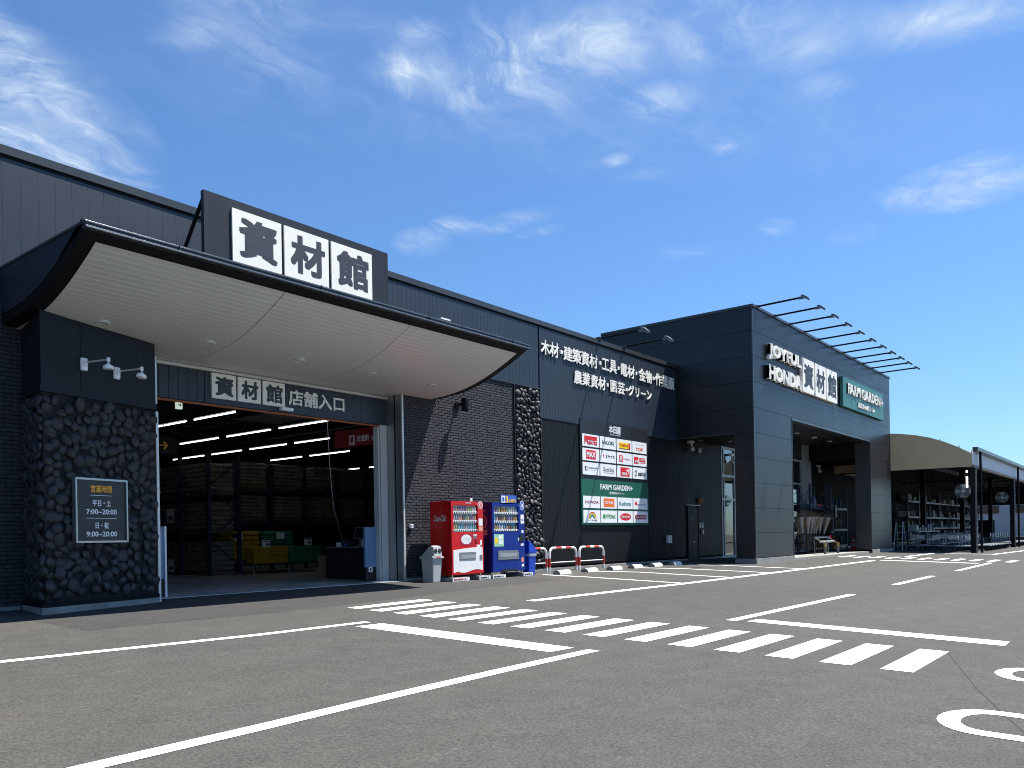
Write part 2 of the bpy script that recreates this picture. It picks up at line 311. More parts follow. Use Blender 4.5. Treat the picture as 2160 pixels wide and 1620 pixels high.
class MB:
    def __init__(s):
        s.v, s.f, s.m = [], [], []
    def add(s, vs, fs, mi=0):
        b = len(s.v); s.v += [tuple(p) for p in vs]
        s.f += [tuple(i + b for i in f) for f in fs]; s.m += [mi] * len(fs)
        return s
    def box(s, x0, x1, y0, y1, z0, z1, mi=0):
        return s.add([(x0, y0, z0), (x1, y0, z0), (x1, y1, z0), (x0, y1, z0), (x0, y0, z1), (x1, y0, z1), (x1, y1, z1), (x0, y1, z1)],
                     [(0, 3, 2, 1), (4, 5, 6, 7), (0, 1, 5, 4), (1, 2, 6, 5), (2, 3, 7, 6), (3, 0, 4, 7)], mi)
    def obox(s, M, sx, sy, sz, mi=0):
        vs = [M @ Vector((x * sx / 2, y * sy / 2, z * sz / 2)) for z in (-1, 1) for x, y in ((-1, -1), (1, -1), (1, 1), (-1, 1))]
        return s.add(vs, [(0, 3, 2, 1), (4, 5, 6, 7), (0, 1, 5, 4), (1, 2, 6, 5), (2, 3, 7, 6), (3, 0, 4, 7)], mi)
    def quad(s, a, b, c, d, mi=0):
        return s.add([a, b, c, d], [(0, 1, 2, 3)], mi)
    def prism(s, poly, z0, z1, mi=0, top=None):
        n = len(poly)
        vs = [(x, y, z0) for x, y in poly] + [(x, y, z1) for x, y in poly]
        return s.add(vs, [tuple(range(n - 1, -1, -1)), tuple(range(n, 2 * n))] + [(i, (i + 1) % n, n + (i + 1) % n, n + i) for i in range(n)], mi)
    def xprism(s, poly, x0, x1, mi=0):         # poly of (y, z)
        n = len(poly)
        vs = [(x0, y, z) for y, z in poly] + [(x1, y, z) for y, z in poly]
        return s.add(vs, [tuple(range(n)), tuple(range(2 * n - 1, n - 1, -1))] + [(i, n + i, n + (i + 1) % n, (i + 1) % n) for i in range(n)], mi)
    def yprism(s, poly, y0, y1, mi=0):         # poly of (x, z)
        n = len(poly)
        vs = [(x, y0, z) for x, z in poly] + [(x, y1, z) for x, z in poly]
        return s.add(vs, [tuple(range(n - 1, -1, -1)), tuple(range(n, 2 * n))] + [(i, (i + 1) % n, n + (i + 1) % n, n + i) for i in range(n)], mi)
    def tube(s, pts, r, n=8, mi=0):
        pts = [Vector(p) for p in pts]; rings = []
        rs = r if isinstance(r, (list, tuple)) else [r] * len(pts)
        up = None
        for i, p in enumerate(pts):
            t = (pts[min(i + 1, len(pts) - 1)] - pts[max(i - 1, 0)]).normalized()
            if up is None:
                up = t.orthogonal().normalized()
            up = (up - t * up.dot(t))
            up = up.normalized() if up.length > 1e-4 else t.orthogonal().normalized()
            sd = t.cross(up)
            rings.append([p + (up * math.cos(2 * math.pi * k / n) + sd * math.sin(2 * math.pi * k / n)) * rs[i] for k in range(n)])
        vs = [q for g in rings for q in g]
        fs = []
        for i in range(len(pts) - 1):
            for k in range(n):
                fs.append((i * n + k, i * n + (k + 1) % n, (i + 1) * n + (k + 1) % n, (i + 1) * n + k))
        fs += [tuple(range(n - 1, -1, -1)), tuple((len(pts) - 1) * n + k for k in range(n))]
        return s.add(vs, fs, mi)
    def lathe(s, c, prof, n=20, mi=0, M=None):
        vs = []
        for r, z in prof:
            for k in range(n):
                p = Vector((r * math.cos(2 * math.pi * k / n), r * math.sin(2 * math.pi * k / n), z))
                vs.append((M @ p if M else p) + Vector(c))
        fs = []
        for i in range(len(prof) - 1):
            for k in range(n):
                fs.append((i * n + k, i * n + (k + 1) % n, (i + 1) * n + (k + 1) % n, (i + 1) * n + k))
        fs += [tuple(range(n - 1, -1, -1)), tuple((len(prof) - 1) * n + k for k in range(n))]
        return s.add(vs, fs, mi)
    def sphere(s, c, rx, ry, rz, mi=0, n=10, k=6):
        prof = [(math.sin(math.pi * i / k), -math.cos(math.pi * i / k)) for i in range(k + 1)]
        prof[0] = (0.01, -1); prof[-1] = (0.01, 1)
        return s.lathe(c, prof, n, mi, Matrix.Diagonal((rx, ry, rz)))
    def text(s, body, o, W, H, xd=(1, 0, 0), zd=(0, 0, 1), nd=(0, -1, 0), bold=0.02, mi=0, depth=0.0, eps=0.0004, slant=0.0):
        V, Fc = glyphs(body, bold, 0.5 if depth else 0.0)
        o, xd, zd, nd = Vector(o), Vector(xd), Vector(zd), Vector(nd)
        vs = [o + xd * (x * W + slant * y * H) + zd * (y * H) + nd * ((z + 0.5) * depth + k * eps) for x, y, z, k in V]
        return s.add(vs, Fc, mi)
    def ellipse(s, o, a, b, n=24, mi=0, xd=(1, 0, 0), zd=(0, 0, 1), a0=0, a1=2 * math.pi, inner=0.0):
        o, xd, zd = Vector(o), Vector(xd), Vector(zd)
        if inner == 0:
            vs = [o + xd * (a * math.cos(2 * math.pi * k / n)) + zd * (b * math.sin(2 * math.pi * k / n)) for k in range(n)]
            return s.add(vs, [tuple(range(n))], mi)
        vs = []
        for k in range(n + 1):
            t = a0 + (a1 - a0) * k / n
            vs += [o + xd * (a * math.cos(t)) + zd * (b * math.sin(t)), o + xd * (a * inner * math.cos(t)) + zd * (b * inner * math.sin(t))]
        return s.add(vs, [(2 * k, 2 * k + 2, 2 * k + 3, 2 * k + 1) for k in range(n)], mi)
    def build(s, name, mats, parent=None, smooth=False, bevel=0.0):
        me = bpy.data.meshes.new(name)
        off = wloc(parent) if parent else Vector((0, 0, 0))
        me.from_pydata([tuple(Vector(v) - off) for v in s.v], [], s.f)
        for mm in (mats if isinstance(mats, (list, tuple)) else [mats]):
            me.materials.append(mm)
        me.polygons.foreach_set('material_index', s.m)
        if bevel or smooth:
            bm = bmesh.new(); bm.from_mesh(me)
            if bevel:
                bmesh.ops.bevel(bm, geom=[e for e in bm.edges if len(e.link_faces) == 2 and e.calc_face_angle(0) > 0.5], offset=bevel, segments=2, affect='EDGES', clamp_overlap=True)
            if smooth:
                for f in bm.faces:
                    f.smooth = True
                for e in bm.edges:
                    if len(e.link_faces) == 2 and e.calc_face_angle(0) > 0.7:
                        e.smooth = False
            bm.to_mesh(me); bm.free()
        o = bpy.data.objects.new(name, me); col.objects.link(o)
        if parent:
            o.parent = parent
        return o

def tag(o, label, cat, group=None):
    o['label'] = label; o['category'] = cat
    if group:
        o['group'] = group
    return o
def thing(name, loc, label, cat, group=None):
    o = bpy.data.objects.new(name, None); o.empty_display_size = 0.2; col.objects.link(o); o.location = loc
    return tag(o, label, cat, group)
def struct(o):
    o['kind'] = 'structure'
    return o
def dup(root, loc, label=None, rz=None, group=None):
    r = root.copy(); col.objects.link(r); r.location = loc
    if rz is not None:
        r.rotation_euler = (0, 0, rz)
    if label:
        r['label'] = label
    if group:
        r['group'] = group
    for ch in list(root.children):
        c = ch.copy(); col.objects.link(c); c.parent = r
        for g in list(ch.children):
            d = g.copy(); col.objects.link(d); d.parent = c
    return r
ORD = ['first', 'second', 'third', 'fourth', 'fifth', 'sixth', 'seventh', 'eighth', 'ninth', 'tenth', 'eleventh', 'twelfth', 'thirteenth', 'fourteenth', 'fifteenth']
YW = 14.6
def gz(y):
    return -0.03 * (YW - max(y, -15.0)) if y < YW else 0.0

# ================================================================== SETTING
def sheet(name, polys, dz, m):
    """thin painted or paved sheets that follow the slope of the yard"""
    mb = MB()
    for poly in polys:
        mb.add([(x, y, gz(y) + dz) for x, y in poly], [tuple(range(len(poly)))])
    o = mb.build(name, m)
    bm = bmesh.new(); bm.from_mesh(o.data)
    for f in bm.faces:
        if f.normal.z < 0:
            f.normal_flip()
    bm.to_mesh(o.data); bm.free()
    return struct(o)
g = MB()
ys = [-500, -15, YW, 500]
for a, b in zip(ys, ys[1:]):
    g.quad((-500, a, gz(a)), (700, a, gz(a)), (700, b, gz(b)), (-500, b, gz(b)))
struct(g.build('ground', M_ASPH))
sheet('asphalt_patch', [[(4.55, 14.6), (4.86, 13.9), (4.95, 12.7), (4.97, 11.2), (5.94, 11.26), (7.47, 11.16), (10.25, 11.36), (12.77, 11.74), (15.2, 11.95), (17.2, 12.2), (17.2, 14.6)]], 0.0018, M_PATCH)
sheet('gutter_strip', [[(17.9, 12.17), (20.3, 12.24), (24, 12.17), (29.3, 12.0), (29.3, 14.6), (17.9, 14.6)]], 0.0018, M_GUT)
def band(pts, wd):
    out = []
    for (x0, y0), (x1, y1) in zip(pts, pts[1:]):
        d = Vector((x1 - x0, y1 - y0)); n = Vector((-d.y, d.x)).normalized() * wd / 2
        out.append([(x0 - n.x, y0 - n.y), (x1 - n.x, y1 - n.y), (x1 + n.x, y1 + n.y), (x0 + n.x, y0 + n.y)])
    return out
def band1(pts, wd):
    up, dn = [], []
    for i, p in enumerate(pts):
        a = Vector(pts[max(i - 1, 0)]); b = Vector(pts[min(i + 1, len(pts) - 1)]); d = (b - a).normalized(); n = Vector((-d.y, d.x)) * wd / 2
        up.append((p[0] + n.x, p[1] + n.y)); dn.append((p[0] - n.x, p[1] - n.y))
    return [dn[i:i + 2] + up[i:i + 2][::-1] for i in range(len(pts) - 1)]
cwY = [(10.93, 10.65), (10.35, 10.05), (9.745, 9.435), (9.12, 8.785), (8.487, 8.188), (7.87, 7.575), (7.247, 6.93), (6.635, 6.30), (5.997, 5.683), (5.365, 5.056), (4.75, 4.435), (4.14, 3.825), (3.522, 3.207), (2.919, 2.596), (2.303, 1.989)]
for k, (a, b) in enumerate(cwY):
    xl = 9.10 - 0.017 * k; xr = 11.02 - 0.031 * k
    sk = 0.06 * (1 - k / 4) if k < 4 else 0
    sheet('crosswalk_stripe', [[(xl, a - sk), (xr, a + sk), (xr, b + sk), (xl, b - sk)]], 0.0042, M_PAINT)
sheet('stop_line', [[(7.56, 8.864), (8.04, 8.852), (7.97, 5.466), (7.53, 5.489)]], 0.0042, M_PAINT)
sheet('stop_line', [[(11.81, 4.94), (12.19, 4.92), (11.99, 1.565), (11.535, 1.556)]], 0.0042, M_PAINT)
sheet('lane_line', band1([(-25, 9.9), (0, 9.62), (3.3, 9.43), (4.57, 9.32), (6.15, 9.165), (8.02, 9.14)], 0.155), 0.0042, M_PAINT)
sheet('lane_line', band1([(-25, 4.9), (1.0, 5.02), (3.4, 5.08), (4.7, 5.14), (6.3, 5.18), (7.97, 5.19)], 0.165), 0.0042, M_PAINT)
sheet('lane_line', band1([(12.13, 9.28), (17.9, 9.13), (24.2, 9.13), (34.5, 9.15)], 0.22), 0.0042, M_PAINT)
for a, b in (((11.76, 5.175), (17.74, 5.13)), ((21.3, 5.16), (25.6, 5.2)), ((29.05, 5.19), (35.85, 5.27))):
    sheet('lane_dash', band1([a, b], 0.165), 0.0042, M_PAINT)
sheet('stop_line', [[(34.85, 9.0), (35.2, 9.0), (35.2, 5.55), (34.85, 5.55)]], 0.0042, M_PAINT)
for k in range(14):
    y = 11.18 - 0.635 * k
    sheet('crosswalk_stripe', [[(37.0, y + 0.125), (39.1, y + 0.125), (39.05, y - 0.125), (36.95, y - 0.125)]], 0.0042, M_PAINT)
sheet('lane_line', band1([(39.8, 9.16), (45.0, 9.10)], 0.2), 0.0042, M_PAINT)
sheet('lane_line', band1([(45.8, 6.62), (54, 6.25), (95, 5.9)], 0.2), 0.0042, M_PAINT)
sheet('lane_line', band1([(45.9, 6.7), (45.5, 9.6)], 0.18), 0.0042, M_PAINT)
for a, b, c in (((18.35, 13.57), (18.4, 12.15), (18.15, 9.27)), ((20.75, 13.4), (21.25, 12.15), (20.97, 9.27)), ((23.3, 13.3), (23.85, 12.05), (23.77, 9.27)), ((26.3, 13.1), (26.65, 11.6), (26.6, 9.27))):
    sheet('parking_line', band1([a, b, c], 0.14), 0.0042, M_PAINT)
def oval(cx, top, hw, st, length):
    out, inn = [], []
    for k in range(13):
        t = math.pi * k / 12
        out.append((cx + hw * math.cos(t), top - hw * 0.75 + hw * 0.75 * math.sin(t)))
        inn.append((cx + (hw - st) * math.cos(t), top - hw * 0.75 + (hw * 0.75 - st) * math.sin(t)))
    for k in range(13):
        t = math.pi + math.pi * k / 12
        out.append((cx + hw * math.cos(t), top - length + hw * 0.75 + hw * 0.75 * math.sin(t)))
        inn.append((cx + (hw - st) * math.cos(t), top - length + hw * 0.75 + (hw * 0.75 - st) * math.sin(t)))
    n = len(out)
    return [[out[i], out[(i + 1) % n], inn[(i + 1) % n], inn[i]] for i in range(n)]
sheet('road_letter', oval(7.0, 1.40, 0.47, 0.16, 1.9), 0.0042, M_PAINT)
sheet('road_letter', oval(9.48, 1.37, 0.44, 0.15, 1.9), 0.0042, M_PAINT)
sheet('asphalt_joint', band1([(10.9, 2.1), (9.6, 1.72), (8.4, 1.36), (7.3, .98), (6.2, .58)], .010), 0.003, mat('joint_dark', (.036, .034, .032), .9))
mb = MB(); mb.box(32.4, 43.2, 11.62, 14.6, -0.12, 0.0)
struct(mb.build('paving_strip', M_PAVE, bevel=0.01))
mb = MB(); mb.box(5.6, 31.8, 14.62, 44.5, -0.2, 0.012)
struct(mb.build('store_floor', M_FLOOR))

# ================================================================== STORE BUILDING
bld = thing('store_building', (0, YW, 0), 'long low black home improvement store with curved entrance canopy and ribbed navy metal cladding', 'building')
def siding(mb, x0, x1, y, z0, z1, pitch=0.16, dep=0.012, gap=0.022, th=0.12, mi=0):
    """vertical ribs facing -Y"""
    x = x0
    while x < x1 - 1e-4:
        xe = min(x + pitch, x1)
        xa, xb = x + gap * 0.5, max(xe - gap * 0.5, x + gap * 0.6)
        P = [(x, y + dep), (xa, y), (xb, y), (xe, y + dep)]
        for (ax, ay), (bx, by) in zip(P, P[1:]):
            if bx - ax > 1e-5:
                mb.quad((ax, ay, z0), (bx, by, z0), (bx, by, z1), (ax, ay, z1), mi)
        x = xe
    mb.quad((x0, y + dep, z0), (x0, y + th, z0), (x0, y + th, z1), (x0, y + dep, z1), mi)
    mb.quad((x1, y + dep, z0), (x1, y + dep, z1), (x1, y + th, z1), (x1, y + th, z0), mi)
    mb.quad((x0, y + th, z0), (x1, y + th, z0), (x1, y + th, z1), (x0, y + th, z1), mi)
mb = MB()
siding(mb, -25, 12.2, YW - 0.03, 5.47, 7.30, pitch=0.27, gap=0.010, dep=0.002)
siding(mb, 12.2, 19.63, YW - 0.03, 5.47, 7.30, pitch=0.155, gap=0.045, dep=0.006)
siding(mb, 19.70, 28.44, YW - 0.03, 4.59, 7.30, pitch=0.155, gap=0.045, dep=0.0055)
mb.box(-25, 19.7, YW - 0.045, YW + 0.05, 5.42, 5.468)
mb.box(19.64, 19.69, YW - 0.0, YW + 0.05, 4.6, 7.3)
mb.build('upper_siding', M_NAVY, bld)
mb = MB()
siding(mb, 19.72, 21.76, YW - 0.012, 0.14, 4.588, pitch=0.19, gap=0.02, dep=0.0045)
siding(mb, 26.16, 32.36, YW - 0.012, 0.14, 4.588, pitch=0.19, gap=0.02, dep=0.0045)
mb.box(21.76, 26.16, YW + 0.0, YW + 0.1, 0.14, 4.588)
mb.box(28.44, 32.36, YW + 0.0, YW + 0.1, 4.589, 5.6)
mb.build('lower_siding', M_CHAR, bld)
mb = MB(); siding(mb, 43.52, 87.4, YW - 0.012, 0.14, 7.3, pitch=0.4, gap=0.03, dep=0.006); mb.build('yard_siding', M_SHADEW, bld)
mb = MB()
mb.box(-25, 28.44, YW - 0.06, YW + 0.4, 7.36, 7.50); mb.box(-25, 28.44, YW - 0.02, YW + 0.3, 7.30, 7.36, 1)
mb.build('parapet_cap', [M_CAP, M_DARK], bld)
mb = MB()
mb.box(-25, 5.4, YW - 0.06, YW + 0.05, -0.12, 0.06); mb.box(14.03, 29.19, YW - 0.05, YW + 0.05, -0.12, 0.07); mb.box(30.13, 32.36, YW - 0.05, YW + 0.05, -0.12, 0.07)
mb.box(43.6, 87.4, YW - 0.05, YW + 0.05, -0.12, 0.07)
mb.build('plinth', M_CONC, bld, bevel=0.006)
# brickwork: every brick stands a little proud or tilted, so the low sun picks it out
def bricks(mb, x0, x1, y, z0, z1, sx=0.215, sz=0.069, joint=0.011):
    row = 0; z = z0
    while z < z1 - 0.02:
        ze = min(z + sz - joint, z1); x = x0 - (sx / 2 if row % 2 else 0)
        while x < x1 - 0.01:
            xa, xb = max(x, x0), min(x + sx - joint, x1)
            if xb - xa > 0.02:
                b0_ = random.random() * 0.006; d = [y - 0.005 - b0_ - random.random() * 0.004 for _ in range(4)]; c = y + 0.01; e = 0.003
                vs = [(xa, c, z), (xb, c, z), (xb, c, ze), (xa, c, ze), (xa + e, d[0], z + e), (xb - e, d[1], z + e), (xb - e, d[2], ze - e), (xa + e, d[3], ze - e)]
                cx_, cz_ = (xa + xb) / 2 + random.uniform(-.05, .05), (z + ze) / 2
                vs.append((cx_, min(d) - random.random() * 0.003, cz_))
                mb.add(vs, [(0, 1, 5, 4), (1, 2, 6, 5), (2, 3, 7, 6), (3, 0, 4, 7), (4, 5, 8), (5, 6, 8), (6, 7, 8), (7, 4, 8)])
            x += sx
        z += sz; row += 1
mb = MB()
bricks(mb, 14.04, 18.44, YW, 0.07, 5.42)
mb.box(14.03, 18.44, YW, YW + 0.2, 0.07, 5.42, 1)
mb.build('brick_wall', [M_BRICK, M_MORTAR], bld)
mb = MB()
bricks(mb, 0.5, 5.5, YW, 0.06, 5.42)
mb.box(-25, 5.6, YW, YW + 0.2, 0.06, 5.42, 1)
mb.build('brick_wall', [M_BRICK, M_MORTAR], bld)
# cobbles
ICO = None
def ico():
    global ICO
    if ICO is None:
        bm = bmesh.new(); bmesh.ops.create_icosphere(bm, subdivisions=2, radius=1)
        bm.verts.ensure_lookup_table()
        ICO = ([v.co.copy() for v in bm.verts], [tuple(v.index for v in f.verts) for f in bm.faces]); bm.free()
    return ICO
def cobbles(mb, o, ud, vd, nd, W, H, size, gap, flat=0.55, seed=1, tilt=0.3):
    rnd = random.Random(seed); o, ud, vd, nd = Vector(o), Vector(ud), Vector(vd), Vector(nd)
    pts = []
    cell = {}
    tries = int(W * H / (size * size) * 60)
    for _ in range(tries):
        u, v = rnd.uniform(size * .35, W - size * .35), rnd.uniform(size * .35, H - size * .35); s = size * rnd.uniform(0.72, 1.25)
        ci, cj = int(u / (size * 1.5)), int(v / (size * 1.5)); ok = True
        for i in (ci - 1, ci, ci + 1):
            for j in (cj - 1, cj, cj + 1):
                for (pu, pv, ps) in cell.get((i, j), ()):
                    if (pu - u) ** 2 + (pv - v) ** 2 < ((ps + s) * 0.5 * gap) ** 2:
                        ok = False; break
        if ok:
            cell.setdefault((ci, cj), []).append((u, v, s)); pts.append((u, v, s))
    V, Fc = ico()
    for (u, v, s) in pts:
        a = s * 0.5 * rnd.uniform(0.98, 1.28); b = s * 0.5 * rnd.uniform(0.80, 1.02); an = rnd.uniform(0, math.pi); d = s * 0.5 * flat * rnd.uniform(0.7, 1.2)
        ca, sa = math.cos(an), math.sin(an); off = Vector((rnd.random() * 50, rnd.random() * 50, rnd.random() * 50))
        tx, ty = rnd.uniform(-tilt, tilt), rnd.uniform(-tilt, tilt); out = []
        for p in V:
            q = p * (1 + 0.26 * noise.noise(p * 1.3 + off) + 0.07 * noise.noise(p * 4 + off))
            x = math.copysign(abs(q.x) ** 0.85, q.x) * a; y = math.copysign(abs(q.y) ** 0.85, q.y) * b; z = q.z * d + tx * x + ty * y
            out.append(o + ud * (u + x * ca - y * sa) + vd * (v + x * sa + y * ca) + nd * (z + d * 0.25))
        mb.add(out, Fc)
mb = MB()
mb.box(18.44, 19.70, YW - 0.005, YW + 0.2, 0.07, 5.42, 1)
cobbles(mb, (18.47, YW - 0.01, 0.12), (1, 0, 0), (0, 0, 1), (0, -1, 0), 1.20, 5.27, 0.16, 0.82, flat=0.8, seed=4, tilt=0.40)
mb.box(18.43, 18.455, YW - 0.05, YW, 0.07, 5.42, 1); mb.box(19.68, 19.71, YW - 0.06, YW, 0.07, 4.588, 1)
mb.build('stone_strip', [M_STONE, M_MORTAR], bld, smooth=True)
# splayed entrance pillar
PA, PB, PC = Vector((5.35, 13.50, 0)), Vector((7.10, 13.965, 0)), Vector((7.50, 14.10, 0))
poly_in = [(5.38, 13.54), (7.09, 13.995), (7.49, 14.13), (7.49, 14.75), (5.5, 14.75)]
mb = MB(); mb.prism(poly_in, 0.14, 3.42, 1)
ud = (PB - PA).normalized(); nd = Vector((ud.y, -ud.x, 0))
cobbles(mb, PA + Vector((0.02, 0.04, 0.16)), ud, (0, 0, 1), nd, 1.80, 3.22, 0.19, 0.80, flat=0.60, seed=9)
u2 = (PC - PB).normalized(); n2 = Vector((u2.y, -u2.x, 0))
cobbles(mb, PB + Vector((0.0, 0.04, 0.16)), u2, (0, 0, 1), n2, 0.41, 3.22, 0.18, 0.80, flat=0.60, seed=10)
u3 = Vector((5.50 - 5.35, 14.6 - 13.5, 0)).normalized()
cobbles(mb, Vector((5.50, 14.58, 0.16)), -u3, (0, 0, 1), Vector((-u3.y, u3.x, 0)), 1.08, 3.22, 0.18, 0.80, flat=0.60, seed=12)
pil = mb.build('stone_pillar', [M_STONE, M_MORTAR], bld, smooth=True)
mb = MB(); mb.prism([(5.35, 13.50), (6.02, 13.678), (6.02, 14.7), (5.5, 14.7)], 3.52, 4.78); mb.prism([(6.03, 13.681), (7.10, 13.965), (7.10, 14.7), (6.03, 14.7)], 3.52, 4.78)
mb.prism([(7.103, 13.966), (7.50, 14.10), (7.50, 14.7), (7.103, 14.7)], 3.52, 4.7)
mb.prism([(5.33, 13.48), (7.105, 13.945), (7.515, 14.08), (7.515, 14.72), (5.48, 14.72)], 3.42, 3.518)
mb.build('pillar_cladding', mat('shade_navy', (.0065, .0105, .0155), .5, spec=.25, var=.08), pil)  # navy darkened in colour for the shade under the canopy
mb = MB(); mb.prism([(5.31, 13.47), (7.10, 13.94), (7.50, 14.07), (7.50, 14.72), (5.47, 14.72)], 0.075, 0.14); mb.build('skirting', M_DARK, pil)
mb = MB(); mb.prism([(5.29, 13.45), (7.10, 13.925), (7.49, 14.05), (7.49, 14.72), (5.45, 14.72)], -0.14, 0.074); mb.build('footing', M_CONC, pil, bevel=0.008)
# canopy with its curved soffit
SP = [(11.62, 5.41), (12.08, 5.175), (12.68, 4.92), (13.20, 4.757), (13.60, 4.672), (14.0, 4.625), (14.6, 4.59)]
def spline(P, n=8):
    outp = []
    for i in range(len(P) - 1):
        p0, p1, p2, p3 = P[max(i - 1, 0)], P[i], P[i + 1], P[min(i + 2, len(P) - 1)]
        for k in range(n):
            t = k / n
            outp.append(tuple(0.5 * ((2 * b) + (-a + c) * t + (2 * a - 5 * b + 4 * c - d) * t * t + (-a + 3 * b - 3 * c + d) * t ** 3) for a, b, c, d in zip(p0, p1, p2, p3)))
    return outp + [P[-1]]
prof = spline(SP)
mb = MB(); mb.xprism([(11.62, 5.50)] + prof + [(14.6, 5.50)], 5.21, 15.24)
canopy = mb.build('entrance_canopy', M_DARK, bld)
for ya, yb in ((11.66, 12.55), (12.56, 13.5), (13.51, 14.58)):
    pts = [(y, z + 0.16) for y, z in prof if ya < y < yb]
    poly = [(ya, 5.49), (ya, pts[0][1] + (0.02 if ya > 12 else 0.05))] + pts + [(yb, pts[-1][1] - 0.01), (yb, 5.49)]
    for xa in (5.196, 15.241):
        mb = MB(); mb.xprism(poly, xa, xa + 0.013); mb.build('end_panel', M_NAVY, canopy)
mb = MB()
mb.box(5.18, 15.27, 11.53, 11.63, 5.405, 5.440, 0); mb.box(5.18, 15.27, 11.555, 11.63, 5.4405, 5.480, 1); mb.box(5.18, 15.27, 11.54, 14.58, 5.4805, 5.515, 0)
for x in (6.55, 9.2, 11.9, 14.6):
    mb.box(x, x + 0.012, 11.525, 11.6, 5.40, 5.52, 1)
mb.tube([(5.18, 11.535, 5.425), (15.27, 11.535, 5.425)], 0.016, 10, 2); mb.tube([(5.18, 11.548, 5.50), (15.27, 11.548, 5.50)], 0.012, 10, 2)  # bright metal beads added along the lip to give the sun glints
mb.build('gutter', [M_CAP, M_NAVY, mat('glint_bead', (.30, .32, .34), .18, metal=.9, var=.05)], canopy)
# soffit boards
tot = 0; L0 = [0]
for a, b in zip(prof, prof[1:]):
    tot += math.hypot(b[0] - a[0], b[1] - a[1]); L0.append(tot)
def at_len(s):
    for i in range(len(prof) - 1):
        if L0[i + 1] >= s or i == len(prof) - 2:
            t = (s - L0[i]) / (L0[i + 1] - L0[i]); a, b = prof[i], prof[i + 1]
            return Vector((a[0] + (b[0] - a[0]) * t, a[1] + (b[1] - a[1]) * t))
mb = MB(); nsl = 27; s0, s1 = 0.17, tot - 0.01
for k in range(nsl):
    a = s0 + (s1 - s0) * k / nsl; b = s0 + (s1 - s0) * (k + 1) / nsl
    pa, pb, pc = at_len(a), at_len(b - 0.011), at_len(b)
    for xa, xb in ((5.42, 8.60), (8.612, 11.59), (11.602, 15.03)):
        mb.quad((xa, pa.x, pa.y - 0.016), (xb, pa.x, pa.y - 0.016), (xb, pb.x, pb.y - 0.016), (xa, pb.x, pb.y - 0.016), 0)
        mb.quad((xa, pb.x, pb.y - 0.016), (xb, pb.x, pb.y - 0.016), (xb, pc.x, pc.y - 0.0165), (xa, pc.x, pc.y - 0.0165), 1)
q0, q1 = at_len(s0), at_len(s1)
soff = mb.build('soffit', [M_SOFFIT, M_SOFFGAP], canopy)
for i, x in enumerate((6.33, 8.23, 10.22, 12.13, 14.0)):
    mb = MB(); c = (x, 13.55, 4.66)
    mb.lathe(c, [(0.115, 0.03), (0.12, -0.012), (0.10, -0.018), (0.085, 0.002), (0.02, 0.006)], 20)
    mb.build('downlight', M_LSTEEL, soff, smooth=True)
# roof, inner shell
mb = MB(); mb.box(-25, 87.4, YW + 0.45, 60, 7.0, 7.2); mb.build('roof', M_DARK, bld)
mb = MB()
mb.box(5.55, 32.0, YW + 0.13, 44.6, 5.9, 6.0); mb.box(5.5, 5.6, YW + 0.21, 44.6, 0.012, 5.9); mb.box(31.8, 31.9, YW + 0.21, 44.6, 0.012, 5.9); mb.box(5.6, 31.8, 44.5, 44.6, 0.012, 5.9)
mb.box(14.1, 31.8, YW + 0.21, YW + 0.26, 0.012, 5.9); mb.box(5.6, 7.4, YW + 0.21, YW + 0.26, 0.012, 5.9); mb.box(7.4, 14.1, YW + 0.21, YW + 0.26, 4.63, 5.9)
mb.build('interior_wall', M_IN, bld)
mb = MB()
for y in range(17, 44, 3):
    mb.box(5.7, 31.7, y, y + 0.12, 5.45, 5.75)
for x in (8.2, 11.8, 16.6, 20.4, 24.3):
    mb.tube([(x, 15, 5.3), (x, 44, 5.3)], 0.05, 6)
mb.build('ceiling_beam', M_RACK, bld)
# doorway frame, set half a metre behind the brick face
YD = 15.1
fr = MB(); fr.box(8.05, 14.0, YD - 0.04, YD + 0.12, 4.50, 4.56, 0); fr.box(7.9, 14.0, YD - 0.10, YD + 0.12, 4.565, 4.62, 1); fr.box(7.5, 14.02, YW - 0.03, YD - 0.10, 4.575, 4.60, 0)
fr.box(7.50, 7.545, YW - 0.50, YW + 0.12, -0.02, 3.40, 0); fr.box(7.505, 7.54, YW - 0.48, YW + 0.12, 3.54, 4.39, 0)
fr.box(14.0, 14.03, YW - 0.02, YW + 0.20, 0.0, 4.57, 2); fr.box(14.012, 14.03, YW + 0.20, YW + 0.25, 0.0, 4.57, 3); fr.box(14.0, 14.03, YW + 0.25, YD + 0.1, 0.0, 4.57, 2); fr.box(13.985, 14.035, YW - 0.055, YW - 0.02, -0.01, 4.57, 0)
fr.box(7.6, 14.03, YD + 0.02, YD + 0.1, 4.625, 5.9, 3)
doorway = fr.build('entrance_frame', [M_LSTEEL, M_GALV, M_STEEL, M_DARK], bld)
mb = MB(); mb.box(13.71, 13.76, YD + 0.02, YD + 0.2, 0.0, 3.82); mb.box(13.775, 13.995, YD + 0.0, YD + 0.2, 0.0, 3.86); mb.build('door_jamb', M_WJAMB, doorway, bevel=0.006)
mb = MB(); siding(mb, 7.9, 9.06, YD + 0.0, 3.86, 4.495, pitch=0.2, gap=0.02, dep=0.008, th=0.1); siding(mb, 12.74, 13.995, YD + 0.0, 3.86, 4.495, pitch=0.2, gap=0.02, dep=0.008, th=0.1); mb.box(9.06, 12.74, YD - 0.01, YD + 0.1, 3.855, 4.495)
mb.build('header_panel', M_NAVY, doorway)
mb = MB(); mb.box(7.9, 13.76, YD + 0.02, YD + 0.10, 3.81, 3.845); mb.build('header_edge', M_ORANGE, doorway)
